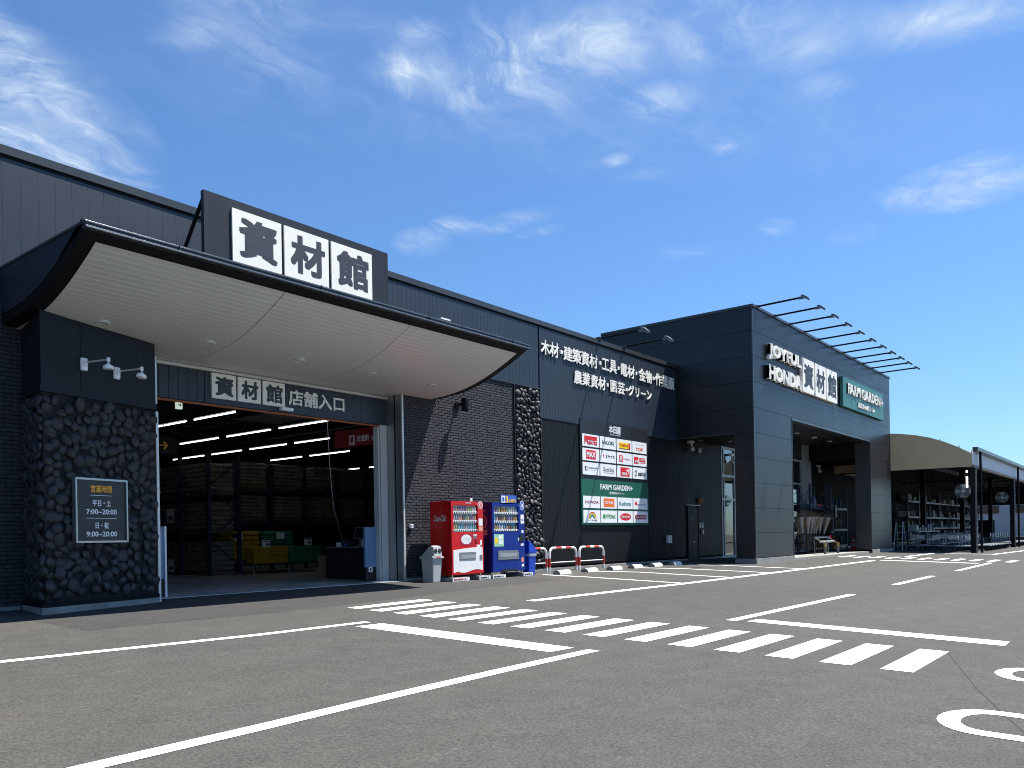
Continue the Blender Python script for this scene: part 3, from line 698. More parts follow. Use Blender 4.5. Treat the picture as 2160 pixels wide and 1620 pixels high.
# staff door
mb = MB(); mb.box(29.24, 30.09, YW - 0.045, YW + 0.02, -0.03, 2.09); door = mb.build('steel_door', M_CHAR, bld, bevel=0.008)
mb = MB(); mb.box(29.19, 29.23, YW - 0.06, YW + 0.02, -0.05, 2.13); mb.box(30.10, 30.14, YW - 0.06, YW + 0.02, -0.05, 2.13); mb.box(29.15, 30.18, YW - 0.12, YW + 0.02, 2.14, 2.165, 1); mb.build('door_frame', [M_DARK, M_LSTEEL], door)
for q in ((29.55, 29.72, 1.62, 1.66), (29.60, 29.80, 0.68, 0.74)):
    mb = MB(); mb.box(q[0], q[1], YW - 0.05, YW - 0.046, q[2], q[3]); mb.build('notice', M_GREYINK, door)
mb = MB(); mb.tube([(29.98, YW - 0.05, 0.98), (29.98, YW - 0.10, 0.98), (29.90, YW - 0.10, 0.98)], 0.012, 6); mb.build('handle', M_STEEL, door)
# glazed side entrance under the gatehouse
mb = MB()
for x in (32.42, 32.62, 33.72, 35.4, 37.1, 38.8, 40.5, 42.1):
    mb.box(x, x + 0.07, YW - 0.03, YW + 0.08, 0.0, 4.70)
for z in (0.0, 2.42, 3.42, 4.6):
    mb.box(32.42, 42.17, YW - 0.028, YW + 0.078, z, z + 0.09)
gl = mb.build('glass_entrance', M_GALV, bld)
mb = MB(); mb.box(32.45, 42.12, YW + 0.02, YW + 0.04, 0.05, 4.68); mb.build('pane', M_GLASS, gl)
mb = MB()
for x0, x1 in ((42.2, 42.55), (42.6, 42.95), (43.0, 43.5)):
    mb.box(x0, x1, YW - 0.06, YW + 0.08, 0.0, 4.65)
mb.box(42.2, 43.5, YW - 0.02, YW + 0.08, 4.66, 5.55)
for z in (1.5, 2.9):
    mb.box(42.18, 43.52, YW - 0.075, YW - 0.061, z, z + 0.06)
mb.build('shutter_rail', M_GALV, gl)
mb = MB(); mb.box(32.42, 43.52, YW + 0.1, YW + 0.2, 0, 6.5); mb.box(32.42, 42.19, YW - 0.01, YW + 0.09, 4.71, 5.56); mb.build('lobby_wall', M_IN, bld)

# ================================================================== GATEHOUSE (projecting portal)
XP, XQ, YF, YR = 28.45, 47.10, 11.525, 17.9
gate = thing('gatehouse', (37.8, 14, 0), 'tall boxy slate grey gatehouse projecting from the store with a wide open passage', 'building')
zl = [0.12, 1.03, 1.935, 2.84, 3.755, 4.66, 5.56, 6.49, 7.41, 8.326, 9.17]
J = 0.004
mb = MB()
for a, b in zip(zl, zl[1:]):
    xs = ((XP, 32.27), (43.28, XQ)) if b < 5.6 else ((XP, 37.45), (37.45, XQ))
    for x0, x1 in xs:
        mb.box(x0 + J * (x0 > XP), x1 - J * (x1 < XQ and b > 5.6), YF, YF + 0.08, a + J, b - J)
mb.build('front_panel', M_PANEL, gate, bevel=0.004)
for xa in (XP, XQ - 0.08):
    mb = MB()
    for a, b in zip(zl, zl[1:]):
        mb.box(xa, xa + 0.08, YF + 0.081, 12.27 if b < 4.7 else YR, a + J, b - J)
    mb.build('side_panel', M_PANEL, gate, bevel=0.004)
mb = MB()
mb.box(XP + 0.085, 32.26, YF + 0.085, 12.26, -0.06, 5.55); mb.box(43.29, XQ - 0.085, YF + 0.085, 12.26, -0.06, 5.55)
mb.box(XP + 0.085, 32.26, 12.261, YW - 0.05, 4.70, 5.55); mb.box(43.29, XQ - 0.085, 12.261, YW - 0.05, 4.70, 5.55)
mb.box(XP + 0.085, XQ - 0.085, YF + 0.085, YR - 0.1, 5.56, 9.1)
mb.build('core', M_DARK, gate)
for q in ((XP - 0.03, 32.3, .10), (43.25, XQ + .02, .09)):
    mb = MB(); mb.box(q[0], q[1], YF - 0.03, 12.30, -0.16, q[2]); mb.build('footing', M_CONC, gate, bevel=0.01)
mb = MB(); mb.box(XP - 0.035, XQ + 0.035, YF - 0.045, YF + 0.15, 9.165, 9.255); mb.box(XP - 0.035, XP + 0.15, YF + 0.151, YR, 9.165, 9.255); mb.box(XQ - 0.15, XQ + 0.035, YF + 0.151, YR, 9.165, 9.255)
mb.build('parapet_cap', M_CAP, gate)
mb = MB(); mb.box(32.24, 43.28, YF - 0.015, YF + 0.3, 5.46, 5.55); mb.box(32.262, 32.30, YF - 0.012, 12.27, -0.02, 5.455); mb.box(43.25, 43.285, YF - 0.012, 12.27, -0.02, 5.455)
mb.box(XP - 0.012, XP + 0.03, YF - 0.012, YF + 0.03, 0.1, 9.16); mb.box(XP - 0.012, XP + 0.1, 12.27, YW - 0.06, 4.66, 4.70)
mb.build('edge_trim', M_CAP, gate)
mb = MB(); mb.box(32.3, 43.25, YF + 0.31, YW - 0.05, 5.52, 5.555); ceil = mb.build('passage_ceiling', M_BOARD, gate)
for x in (37.19, 39.52, 41.82):
    mb = MB(); mb.lathe((x, 13.06, 5.50), [(0.13, 0.015), (0.13, -0.01), (0.1, -0.012), (0.02, 0.0)], 16); mb.build('downlight', M_LSTEEL, ceil)
for x, y in ((29.9, 14.3), (31.0, 13.53)):
    mb = MB(); mb.lathe((x, y, 4.69), [(0.11, 0.012), (0.11, -0.01), (0.09, -0.012), (0.02, 0.0)], 16); mb.build('downlight', M_LSTEEL, gate)

# floodlights on long arms
def floodlight(x, y0, y1, z, label, group):
    t = thing('floodlight', (x, y0, z), label, 'floodlight', group)
    mb = MB(); mb.tube([(x, y0 + 0.3, z), (x, y1 + 0.15, z + 0.02)], 0.035, 8); mb.build('arm', M_DARK, t)
    mb = MB(); mb.box(x - 0.07, x + 0.07, y0 - 0.06, y0 + 0.12, z - 0.06, z + 0.05); mb.build('bracket', M_CAP, t)
    mb = MB()
    M = Matrix.Translation((x, y1 - 0.04, z - 0.0)) @ Matrix.Rotation(rad(38), 4, 'X')
    mb.obox(M, 0.22, 0.28, 0.045); mb.obox(M @ Matrix.Translation((0, 0, 0.035)), 0.17, 0.22, 0.025)
    mb.tube([(x - 0.15, y1 + 0.05, z), (x + 0.15, y1 + 0.05, z)], 0.018, 6); mb.box(x - 0.05, x + 0.05, y1 + 0.04, y1 + 0.18, z - 0.03, z + 0.05)
    mb.build('lamp_head', mat('lamp_grey', (.12, .125, .13), .4, metal=.5, var=.2, vs=9), t)
    mb = MB(); mb.obox(M @ Matrix.Translation((0, 0, -0.026)), 0.18, 0.24, 0.006); mb.build('lens', M_PLATE, t)
fx = [28.88, 30.59, 32.20, 33.87, 35.63, 37.38, 39.05, 40.68, 42.25, 43.78, 45.38]
for k, x in enumerate(fx):
    floodlight(x, YF, 9.80, 9.235, 'floodlight on long black arm along gatehouse roof edge, %s from the near corner' % ORD[k], 'floodlights over the gatehouse front')
for k, x in enumerate((23.02, 24.60)):
    floodlight(x, YW - 0.06, 12.87, 7.53, 'floodlight on black arm over the white wall lettering, %s the gatehouse' % ('farther from' if k == 0 else 'closer to'), 'floodlights over the wall lettering')

# ================================================================== SIGNS
# rooftop sign over the canopy
Y = 12.5
t = thing('rooftop_sign', (9.6, Y, 5.5), 'tall dark rooftop sign board with three cream kanji tiles above the canopy', 'sign')
mb = MB(); mb.box(7.545, 11.69, Y, Y + 0.09, 5.515, 6.945); pan = mb.build('panel', mat('sign_navy', (.0135, .0190, .0290), .5, spec=.3, var=.06), t)
for x0, x1, ch in ((8.06, 9.06, '資'), (9.125, 10.13, '材'), (10.20, 11.225, '館')):
    mb = MB(); mb.box(x0, x1, Y - 0.03, Y - 0.001, 5.86, 6.79); tile = mb.build('kanji_tile', M_CREAM, t)
    mb = MB(); mb.text(ch, (x0 + 0.13, Y - 0.031, 5.99), x1 - x0 - 0.22, 0.70, bold=0.035); mb.build('character', M_INK, tile)
mb = MB(); mb.tube([(7.58, Y + 0.05, 6.86), (7.62, 13.75, 5.55)], 0.035, 6); mb.tube([(7.62, 13.25, 6.08), (7.62, Y + 0.1, 5.6)], 0.03, 6); mb.tube([(7.6, Y + 0.11, 6.9), (7.6, Y + 0.11, 5.52)], 0.03, 6)
mb.tube([(11.6, Y + 0.05, 6.86), (11.6, 13.75, 5.55)], 0.035, 6); mb.tube([(9.6, Y + 0.1, 6.7), (9.6, 13.75, 5.55)], 0.035, 6)
mb.build('brace', M_DARK, t)
# lettering straight on the wall
t = thing('wall_lettering', (23.9, YW, 6.4), 'two rows of white japanese lettering mounted high on the navy wall', 'lettering')
y = YW - 0.05
SEG1 = [('木材', 19.73, 20.65), ('・', 20.74, 20.85), ('建築資材', 20.915, 22.845), ('・', 22.955, 23.07), ('工具', 23.11, 24.045), ('・', 24.12, 24.235), ('電材', 24.275, 25.255), ('・', 25.32, 25.42), ('金物', 25.55, 26.50), ('・', 26.57, 26.68), ('作業服', 26.75, 28.23)]
SEG2 = [('農業資材', 21.46, 23.33), ('・', 23.41, 23.50), ('園芸', 23.62, 24.555), ('・', 24.625, 24.73), ('グリーン', 24.805, 26.45)]
for seg, z0, H in ((SEG1, 6.50, 0.45), (SEG2, 5.85, 0.43)):
    for body, a, b in seg:
        mb = MB()
        if body == '・':
            mb.box(a, b, y - 0.03, y + 0.03, z0 + H / 2 - 0.055, z0 + H / 2 + 0.055); mb.build('dot', M_CREAM, t)
        else:
            hh = H if body != 'グリーン' else 0.38
            mb.text(body, (a, y, z0 + (H - hh) / 2), b - a, hh, bold=0.021, depth=0.02, eps=0.0006); mb.build('lettering', M_CREAM, t)
# header sign
t = thing('entrance_sign', (10.9, YD, 4.2), 'entrance sign with three pale kanji tiles and white lettering over the open doorway', 'sign')
y = YD - 0.05
for x0, x1, ch in ((9.19, 9.74, '資'), (9.79, 10.335, '材'), (10.39, 10.945, '館')):
    mb = MB(); mb.box(x0, x1, y - 0.012, y + 0.038, 3.965, 4.475); tile = mb.build('kanji_tile', M_CREAM, t)
    mb = MB(); mb.text(ch, (x0 + 0.07, y - 0.0125, 4.025), x1 - x0 - 0.13, 0.39, bold=0.034); mb.build('character', M_INK, tile)
mb = MB(); mb.text('店舗入口', (11.07, y + 0.03, 4.04), 1.56, 0.345, bold=0.02, depth=0.01); mb.build('lettering', M_CREAM, t)
mb = MB(); mb.box(10.82, 11.12, YD - 0.14, YD - 0.015, 3.885, 3.955)
tag(mb.build('door_sensor', M_PLATE, bevel=0.01), 'small white door sensor under the entrance sign tiles', 'sensor')
# opening hours
ax = (PB - PA).normalized(); nn = Vector((ax.y, -ax.x, 0))
o = Vector((5.805, 13.625, 0)) + nn * 0.10
t = thing('opening_hours_sign', (6.29, 13.7, 1.6), 'black opening hours board in a steel frame on the cobbled pillar', 'sign')
def onp(u, z, d=0.0):
    return o + ax * u + nn * d + Vector((0, 0, z))
Wb, zb0, zb1 = 1.0, 1.066, 2.115
mb = MB()
Mx = Matrix((ax, -nn, Vector((0, 0, 1)))).transposed().to_4x4(); Mx.translation = onp(Wb / 2, (zb0 + zb1) / 2, -0.03)
mb.obox(Mx, Wb - 0.06, 0.05, zb1 - zb0 - 0.06); mb.build('face', M_BOARD, t)
mb = MB()
for u, z, su, sz in ((0.016, (zb0 + zb1) / 2, 0.032, zb1 - zb0), (Wb - 0.016, (zb0 + zb1) / 2, 0.032, zb1 - zb0), (Wb / 2, zb0 + 0.016, Wb - 0.066, 0.032), (Wb / 2, zb1 - 0.016, Wb - 0.066, 0.032)):
    M = Mx.copy(); M.translation = onp(u, z, -0.02); mb.obox(M, su, 0.09, sz)
mb.build('frame', M_STEEL, t, bevel=0.004)
def ptext(body, u0, u1, z0, z1, m, name='lettering', b=0.02):
    mb = MB(); mb.text(body, onp(u0, z0, 0.001), u1 - u0, z1 - z0, xd=ax, nd=nn, bold=b); mb.build(name, m, t)
ptext('営業時間', 0.295, 0.70, 1.885, 2.005, M_AMBER)
ptext('平日・土', 0.325, 0.675, 1.66, 1.765, M_PLATE)
ptext('7:00~20:00', 0.205, 0.79, 1.53, 1.615, M_PLATE)
ptext('日・祝', 0.375, 0.625, 1.295, 1.40, M_PLATE)
ptext('9:00~20:00', 0.205, 0.79, 1.165, 1.25, M_PLATE)
mb = MB()
for u0, u1, z in ((0.28, 0.71, 1.835), (0.20, 0.795, 1.462)):
    mb.quad(onp(u0, z, 0.001), onp(u1, z, 0.001), onp(u1, z + 0.007, 0.001), onp(u0, z + 0.007, 0.001))
mb.build('rule_lines', M_PLATE, t)

# supplier board on the siding
t = thing('brand_board', (23.95, YW, 3), 'large wall board of white brand plates with a green lower half', 'sign')
yb = YW - 0.05
mb = MB(); mb.box(21.78, 26.13, yb, yb + 0.045, 2.865, 4.80); mb.build('black_panel', M_BOARD, t)
mb = MB(); mb.box(21.785, 26.09, yb - 0.012, yb + 0.045, 1.385, 2.86); mb.build('green_panel', M_GREEN, t)
def lab(body, x0, x1, z0, z1, m, parent, b=0.015, y=None, slant=0, name='lettering'):
    mb = MB(); mb.text(body, (x0, (yb - 0.013) if y is None else y, z0), x1 - x0, z1 - z0, bold=b * 0.62, slant=slant); return mb.build(name, m, parent)
def rectm(x0, x1, z0, z1, m, parent, y, name='logo_block'):
    mb = MB(); mb.box(x0, x1, y - 0.0015, y, z0, z1); return mb.build(name, m, parent)
lab('本田屋', 23.52, 24.27, 4.46, 4.73, M_PLATE, t, b=0.04, y=yb - 0.001)
lab('JOYFUL HONDA', 23.55, 24.24, 4.385, 4.435, M_PLATE, t, b=0.02, y=yb - 0.001)
lab('FARM GARDEN+', 22.90, 24.99, 2.55, 2.735, M_PLATE, t, b=0.045, y=yb - 0.013)
lab('農業資材&グリーン', 23.46, 24.42, 2.405, 2.495, M_PLATE, t, b=0.025, y=yb - 0.013)
px = [21.855, 22.90, 23.955, 24.995]
def plate(c, z0, z1):
    mb = MB(); mb.box(px[c], px[c] + 0.995, yb - 0.026, yb - 0.0125, z0, z1); return mb.build('brand_plate', M_PLATE, t)
yp = yb - 0.0275; ye = yp - 0.0025
rows = [(3.912, 4.306), (3.457, 3.853), (3.0, 3.40)]
P = [[plate(c, *r) for c in range(4)] for r in rows]
Q = [[plate(c, *r) for c in range(4)] for r in ((1.925, 2.314), (1.452, 1.858))]
x = px
rectm(x[0] + .12, x[0] + .87, 4.12, 4.25, M_RED, P[0][0], yp); lab('Makita', x[0] + .12, x[0] + .88, 3.985, 4.14, M_RED, P[0][0], b=0.03, y=ye, slant=0.1)
lab('HiKOKI', x[1] + .14, x[1] + .88, 4.05, 4.18, M_DKGREEN, P[0][1], b=0.03, y=yp)
mb = MB(); mb.yprism([(x[2] + .14, 3.995), (x[2] + .86, 3.995), (x[2] + .86, 4.20), (x[2] + .14, 4.20)], yp - 0.001, yp); mb.build('logo_block', M_YELL, P[0][2])
rectm(x[2] + .78, x[2] + .88, 3.985, 4.21, M_RED, P[0][2], yp - 0.002); rectm(x[2] + .14, x[2] + .86, 3.985, 4.0, M_BLACK, P[0][2], yp - 0.002); lab('TAJIMA', x[2] + .19, x[2] + .74, 4.05, 4.15, M_RED, P[0][2], b=0.03, y=ye)
lab('TOP', x[3] + .22, x[3] + .74, 3.985, 4.10, M_LORANGE, P[0][3], b=0.045, y=yp); lab('GINKOUDAI', x[3] + .2, x[3] + .78, 4.185, 4.215, M_GREYINK, P[0][3], b=0.0, y=yp)
rectm(x[0] + .20, x[0] + .78, 3.51, 3.80, M_RED, P[1][0], yp); lab('MAX', x[0] + .24, x[0] + .74, 3.565, 3.745, M_PLATE, P[1][0], b=0.05, y=ye)
lab('ミヤナカ', x[1] + .34, x[1] + .90, 3.60, 3.71, M_BLACK, P[1][1], b=0.035, y=yp); mb = MB(); mb.ellipse((x[1] + .20, yp, 3.685), .035, .03); mb.ellipse((x[1] + .20, yp, 3.63), .035, .02); mb.build('logo_mark', M_RED, P[1][1])
rectm(x[2] + .15, x[2] + .40, 3.54, 3.76, M_RED, P[1][2], yp); lab('8', x[2] + .2, x[2] + .35, 3.565, 3.735, M_PLATE, P[1][2], b=0.03, y=ye); lab('キットウェル', x[2] + .43, x[2] + .90, 3.60, 3.68, M_RED, P[1][2], b=0.02, y=yp)
rectm(x[3] + .10, x[3] + .40, 3.53, 3.77, M_RED, P[1][3], yp); lab('寅壱', x[3] + .14, x[3] + .36, 3.56, 3.66, M_PLATE, P[1][3], b=0.03, y=ye)
mb = MB(); mb.yprism([(x[3] + .47, 3.61), (x[3] + .90, 3.61), (x[3] + .84, 3.75), (x[3] + .47, 3.75)], yp - .001, yp); mb.build('logo_block', M_RED, P[1][3]); lab('TEXX', x[3] + .52, x[3] + .82, 3.655, 3.72, M_PLATE, P[1][3], b=0.02, y=ye); rectm(x[3] + .47, x[3] + .9, 3.565, 3.585, M_RED, P[1][3], yp)
rectm(x[0] + .13, x[0] + .27, 3.125, 3.27, M_BLACK, P[2][0], yp); lab("I'Z FRONTIER", x[0] + .32, x[0] + .89, 3.20, 3.25, M_GREYINK, P[2][0], b=0.012, y=yp); lab('WORK WEAR DESIGN', x[0] + .32, x[0] + .80, 3.145, 3.165, M_GREYINK, P[2][0], b=0, y=yp)
mb = MB(); mb.yprism([(x[0] + .16, 3.13), (x[0] + .21, 3.13), (x[0] + .26, 3.22), (x[0] + .21, 3.26)], ye - .001, ye); mb.build('logo_mark', M_PLATE, P[2][0])
lab('Scot.Inc', x[1] + .18, x[1] + .86, 3.155, 3.30, M_GREYINK, P[2][1], b=0.025, y=yp); rectm(x[1] + .22, x[1] + .84, 3.105, 3.117, M_GREYINK, P[2][1], yp)
rectm(x[2] + .22, x[2] + .82, 3.045, 3.355, M_RED, P[2][2], yp); lab('PUMA', x[2] + .32, x[2] + .68, 3.08, 3.185, M_PLATE, P[2][2], b=0.055, y=ye)
mb = MB(); mb.yprism([(x[2] + .54, 3.30), (x[2] + .62, 3.27), (x[2] + .70, 3.28), (x[2] + .79, 3.335), (x[2] + .775, 3.29), (x[2] + .755, 3.24), (x[2] + .76, 3.14), (x[2] + .735, 3.14), (x[2] + .725, 3.22), (x[2] + .66, 3.22), (x[2] + .60, 3.25)], ye - .001, ye); mb.build('logo_mark', M_PLATE, P[2][2])
lab('asics', x[3] + .36, x[3] + .88, 3.11, 3.265, M_BLACK, P[2][3], b=0.045, y=yp, slant=0.15); mb = MB(); mb.ellipse((x[3] + .21, yp, 3.19), .075, .115, inner=.6, xd=(1, 0, .25)); mb.build('logo_mark', M_BLACK, P[2][3])
lab('HONDA', x[0] + .11, x[0] + .90, 2.075, 2.165, M_DRED, Q[0][0], b=0.03, y=yp)
rectm(x[1] + .17, x[1] + .84, 1.98, 2.26, M_LORANGE, Q[0][1], yp); lab('STIHL', x[1] + .25, x[1] + .77, 2.07, 2.17, M_PLATE, Q[0][1], b=0.05, y=ye, slant=.12)
lab('Kubota', x[2] + .11, x[2] + .88, 2.04, 2.18, M_TEAL2, Q[0][2], b=0.02, y=yp)
mb = MB(); mb.ellipse((x[3] + .19, yp, 2.13), .08, .07); mb.build('logo_mark', M_RED, Q[0][3]); lab('MARUYAMA', x[3] + .28, x[3] + .90, 2.06, 2.115, M_GREYINK, Q[0][3], b=0.03, y=yp)
mb = MB()
for k, (ro, mi) in enumerate(((.23, 0), (.19, 1), (.15, 2), (.11, 3))):
    mb.ellipse((x[0] + .52, yp, 1.585), ro, ro * .95, inner=(ro - .04) / ro, a0=0, a1=math.pi, mi=mi)
mb.build('rainbow_mark', [M_DRED, M_YELL, M_LEAF, M_BLUEINK], Q[1][0]); lab('レインボー薬品', x[0] + .27, x[0] + .78, 1.50, 1.56, M_GREYINK, Q[1][0], b=0.01, y=yp)
mb = MB(); mb.ellipse((x[1] + .19, yp, 1.66), .085, .085); mb.build('logo_mark', M_LEAF, Q[1][1]); lab('HYPONeX', x[1] + .30, x[1] + .90, 1.59, 1.73, M_LEAF, Q[1][1], b=0.03, y=yp)
mb = MB(); mb.ellipse((x[2] + .51, yp, 1.655), .37, .125, n=32); mb.build('logo_block', M_RED, Q[1][2]); lab('サカタのタネ', x[2] + .22, x[2] + .80, 1.605, 1.705, M_PLATE, Q[1][2], b=0.045, y=ye)
mb = MB(); mb.box(x[3] + .17, x[3] + .85, yp - .0015, yp, 1.575, 1.73); mb.ellipse((x[3] + .17, yp - .0008, 1.6525), .07, .0775); mb.ellipse((x[3] + .85, yp - .0008, 1.6525), .07, .0775); mb.build('logo_block', M_DRED, Q[1][3]); lab('タキイのタネ', x[3] + .17, x[3] + .85, 1.61, 1.695, M_PLATE, Q[1][3], b=0.04, y=ye)

# gatehouse signs
t = thing('store_name_sign', (33.6, YF, 7.4), 'thick white store name letters and three kanji tiles on the gatehouse front', 'sign')
y = YF - 0.02
for body, x0, x1, z0, z1 in (('JOYFUL', 29.66, 33.08, 7.46, 8.06), ('HONDA', 29.62, 33.06, 6.705, 7.265)):
    mb = MB(); mb.text(body, (x0, y, z0), x1 - x0, z1 - z0, bold=0.045, depth=0.13, eps=0.001); mb.build('lettering', M_CREAM, t)
for x0, x1, ch in ((33.22, 34.57, '資'), (34.73, 36.07, '材'), (36.20, 37.62, '館')):
    mb = MB(); mb.box(x0, x1, YF - 0.15, y, 6.705, 8.075); tile = mb.build('kanji_tile', M_CREAM, t)
    mb = MB(); mb.text(ch, (x0 + 0.13, YF - 0.151, 6.90), x1 - x0 - 0.24, 0.98, bold=0.035); mb.build('character', M_INK, tile)
t = thing('farm_garden_sign', (41.8, YF, 7.4), 'teal green farm garden sign with white letters on the gatehouse front', 'sign')
mb = MB(); mb.box(38.45, 45.22, YF - 0.16, y, 6.715, 8.065); mb.build('panel', M_TEAL, t)
mb = MB(); mb.text('FARM GARDEN', (39.02, YF - 0.162, 7.34), 5.42, 0.49, bold=0.032, depth=0.05, eps=0.001); mb.build('lettering', M_CREAM, t)
mb = MB(); mb.box(44.60, 45.05, YF - 0.2, YF - 0.162, 7.53, 7.61); mb.box(44.785, 44.865, YF - 0.2, YF - 0.162, 7.38, 7.529); mb.box(44.785, 44.865, YF - 0.2, YF - 0.162, 7.611, 7.76); mb.build('plus_mark', M_CREAM, t)
mb = MB(); mb.text('農業資材&グリーン', (40.63, YF - 0.162, 6.88), 2.8, 0.25, bold=0.02, depth=0.03, eps=0.001); mb.build('lettering', M_CREAM, t)

# small things on the walls
def wallbox(name, x0, x1, z0, z1, d, m, label, cat, y=YW):
    mb = MB(); mb.box(x0, x1, y - d, y - 0.02, z0, z1); mb.box(x0 + 0.015, x1 - 0.015, y - d - 0.01, y - d, z0 + (z1 - z0) * 0.55, z1 - 0.015)
    return tag(mb.build(name, m, bevel=0.006), label, cat)
wallbox('outdoor_socket', 14.20, 14.30, 1.30, 1.40, 0.07, M_PLATE, 'small white outdoor socket on the black brick beside the doorway', 'socket')
wallbox('meter_box', 27.46, 27.74, 0.70, 0.99, 0.12, M_LSTEEL, 'pale grey electric box low on the siding by the wheel stops', 'electric box')
wallbox('sensor_box', 30.15, 30.36, 4.26, 4.44, 0.12, M_GALV, 'small grey sensor box high on the siding above the steel door', 'sensor')
wallbox('alarm_light', 30.18, 30.42, 2.25, 2.46, 0.13, M_ORANGE, 'orange alarm box on the wall above the steel door corner', 'alarm')
wallbox('intercom', 30.22, 30.32, 1.26, 1.48, 0.06, M_LSTEEL, 'upper grey intercom plate beside the steel door, nearer the door', 'intercom')
wallbox('card_reader', 30.44, 30.54, 1.26, 1.48, 0.06, M_LSTEEL, 'upper grey card reader beside the steel door, farther from the door', 'card reader')
wallbox('key_box', 30.40, 30.54, 1.02, 1.18, 0.09, M_GALV, 'grey key box under the card reader beside the steel door', 'key box')
wallbox('shutter_box', 48.1, 52.2, 4.28, 4.78, 0.25, M_TAN, 'beige boxed awning cassette on the wall deep in the gatehouse passage', 'awning')
def camera_dome(x, z, label):
    t = thing('security_camera', (x, YW, z), label, 'security camera', 'white wall cameras')
    mb = MB(); mb.box(x - 0.14, x + 0.14, YW - 0.2, YW - 0.02, z + 0.03, z + 0.12); mb.build('mount', M_LSTEEL, t, bevel=0.01)
    mb = MB(); mb.tube([(x + 0.03, YW - 0.13, z + 0.03), (x + 0.03, YW - 0.15, z - 0.12)], 0.035, 10); mb.sphere((x + 0.04, YW - 0.17, z - 0.2), 0.10, 0.10, 0.10); mb.build('camera_head', M_LSTEEL, t, smooth=True)
    mb = MB(); mb.lathe((x + 0.04, YW - 0.27, z - 0.21), [(0.045, 0), (0.04, 0.02)], 12, 0, Matrix.Rotation(rad(90), 3, 'X')); mb.build('lens', M_BLACK, t)
camera_dome(29.46, 4.55, 'white security camera under the gatehouse side soffit above the door')
camera_dome(44.5, 4.45, 'white security camera inside the gatehouse passage')
camera_dome(33.2, 4.3, 'white security camera in front of the glass entrance')
# white swing-arm lamps on the pillar
def arm_lamp(u, z, ln, label, tilt):
    b = PA + ax * u + nn * 0.0
    t = thing('arm_camera', (b.x, b.y, z), label, 'arm lamp', 'white arm lamps on the pillar')
    M = Mx.copy(); M.translation = b + nn * 0.025 + Vector((0, 0, z - 0.03))
    mb = MB(); mb.obox(M, 0.115, 0.05, 0.2); M.translation = b + nn * 0.065 + Vector((0, 0, z - 0.01)); mb.obox(M, 0.06, 0.04, 0.09); mb.build('bracket', M_PLATE, t, bevel=0.008)
    e = b + nn * ln + Vector((0, 0, z - 0.01))
    mb = MB(); mb.tube([b + nn * 0.07 + Vector((0, 0, z)), e], 0.014, 8); mb.build('arm', M_LSTEEL, t)
    mb = MB(); mb.tube([e + Vector((0, 0, 0.03)), e + Vector((0, 0, -0.035))], 0.027, 10); mb.tube([e + Vector((0, 0, -0.035)), e + Vector((0, 0, -0.08))], 0.012, 8); mb.build('joint', M_PLATE, t)
    mb = MB(); mb.lathe(e + Vector((0, 0, -0.105)), [(0.03, 0.035), (0.04, 0.015), (0.075, 0.005), (0.082, -0.02), (0.078, -0.045), (0.05, -0.05), (0.01, -0.05)], 18, 0, Matrix.Rotation(rad(tilt), 3, 'Y')); mb.build('lamp_head', M_PLATE, t, smooth=True)
arm_lamp(0.74, 3.99, 0.58, 'white swing arm lamp on the pillar cladding, left one of the pair', 3)
arm_lamp(1.37, 3.955, 0.60, 'white swing arm lamp on the pillar cladding, nearer the doorway', 16)
# black wall lamp
t = thing('wall_lamp', (16.0, YW, 4.5), 'black cylinder wall lamp high on the black brick wall', 'wall lamp')
mb = MB(); mb.box(15.94, 16.1, YW - 0.07, YW - 0.01, 4.44, 4.60); mb.tube([(16.02, YW - 0.05, 4.55), (16.0, 14.34, 4.55)], 0.03, 8); mb.build('bracket', M_DARK, t)
mb = MB(); mb.lathe((15.99, 14.27, 4.52), [(0.09, -0.17), (0.095, -0.15), (0.095, 0.14), (0.09, 0.16)], 20); mb.build('lamp_body', M_DARK, t, smooth=True)
mb = MB(); mb.box(12.28, 12.55, 11.56, 11.62, 5.545, 5.575); mb.tube([(12.4, 11.6, 5.51), (12.4, 11.6, 5.55)], 0.015, 6)
tag(mb.build('gutter_light', M_PLATE), 'tiny white strip standing on the canopy gutter', 'gutter light')

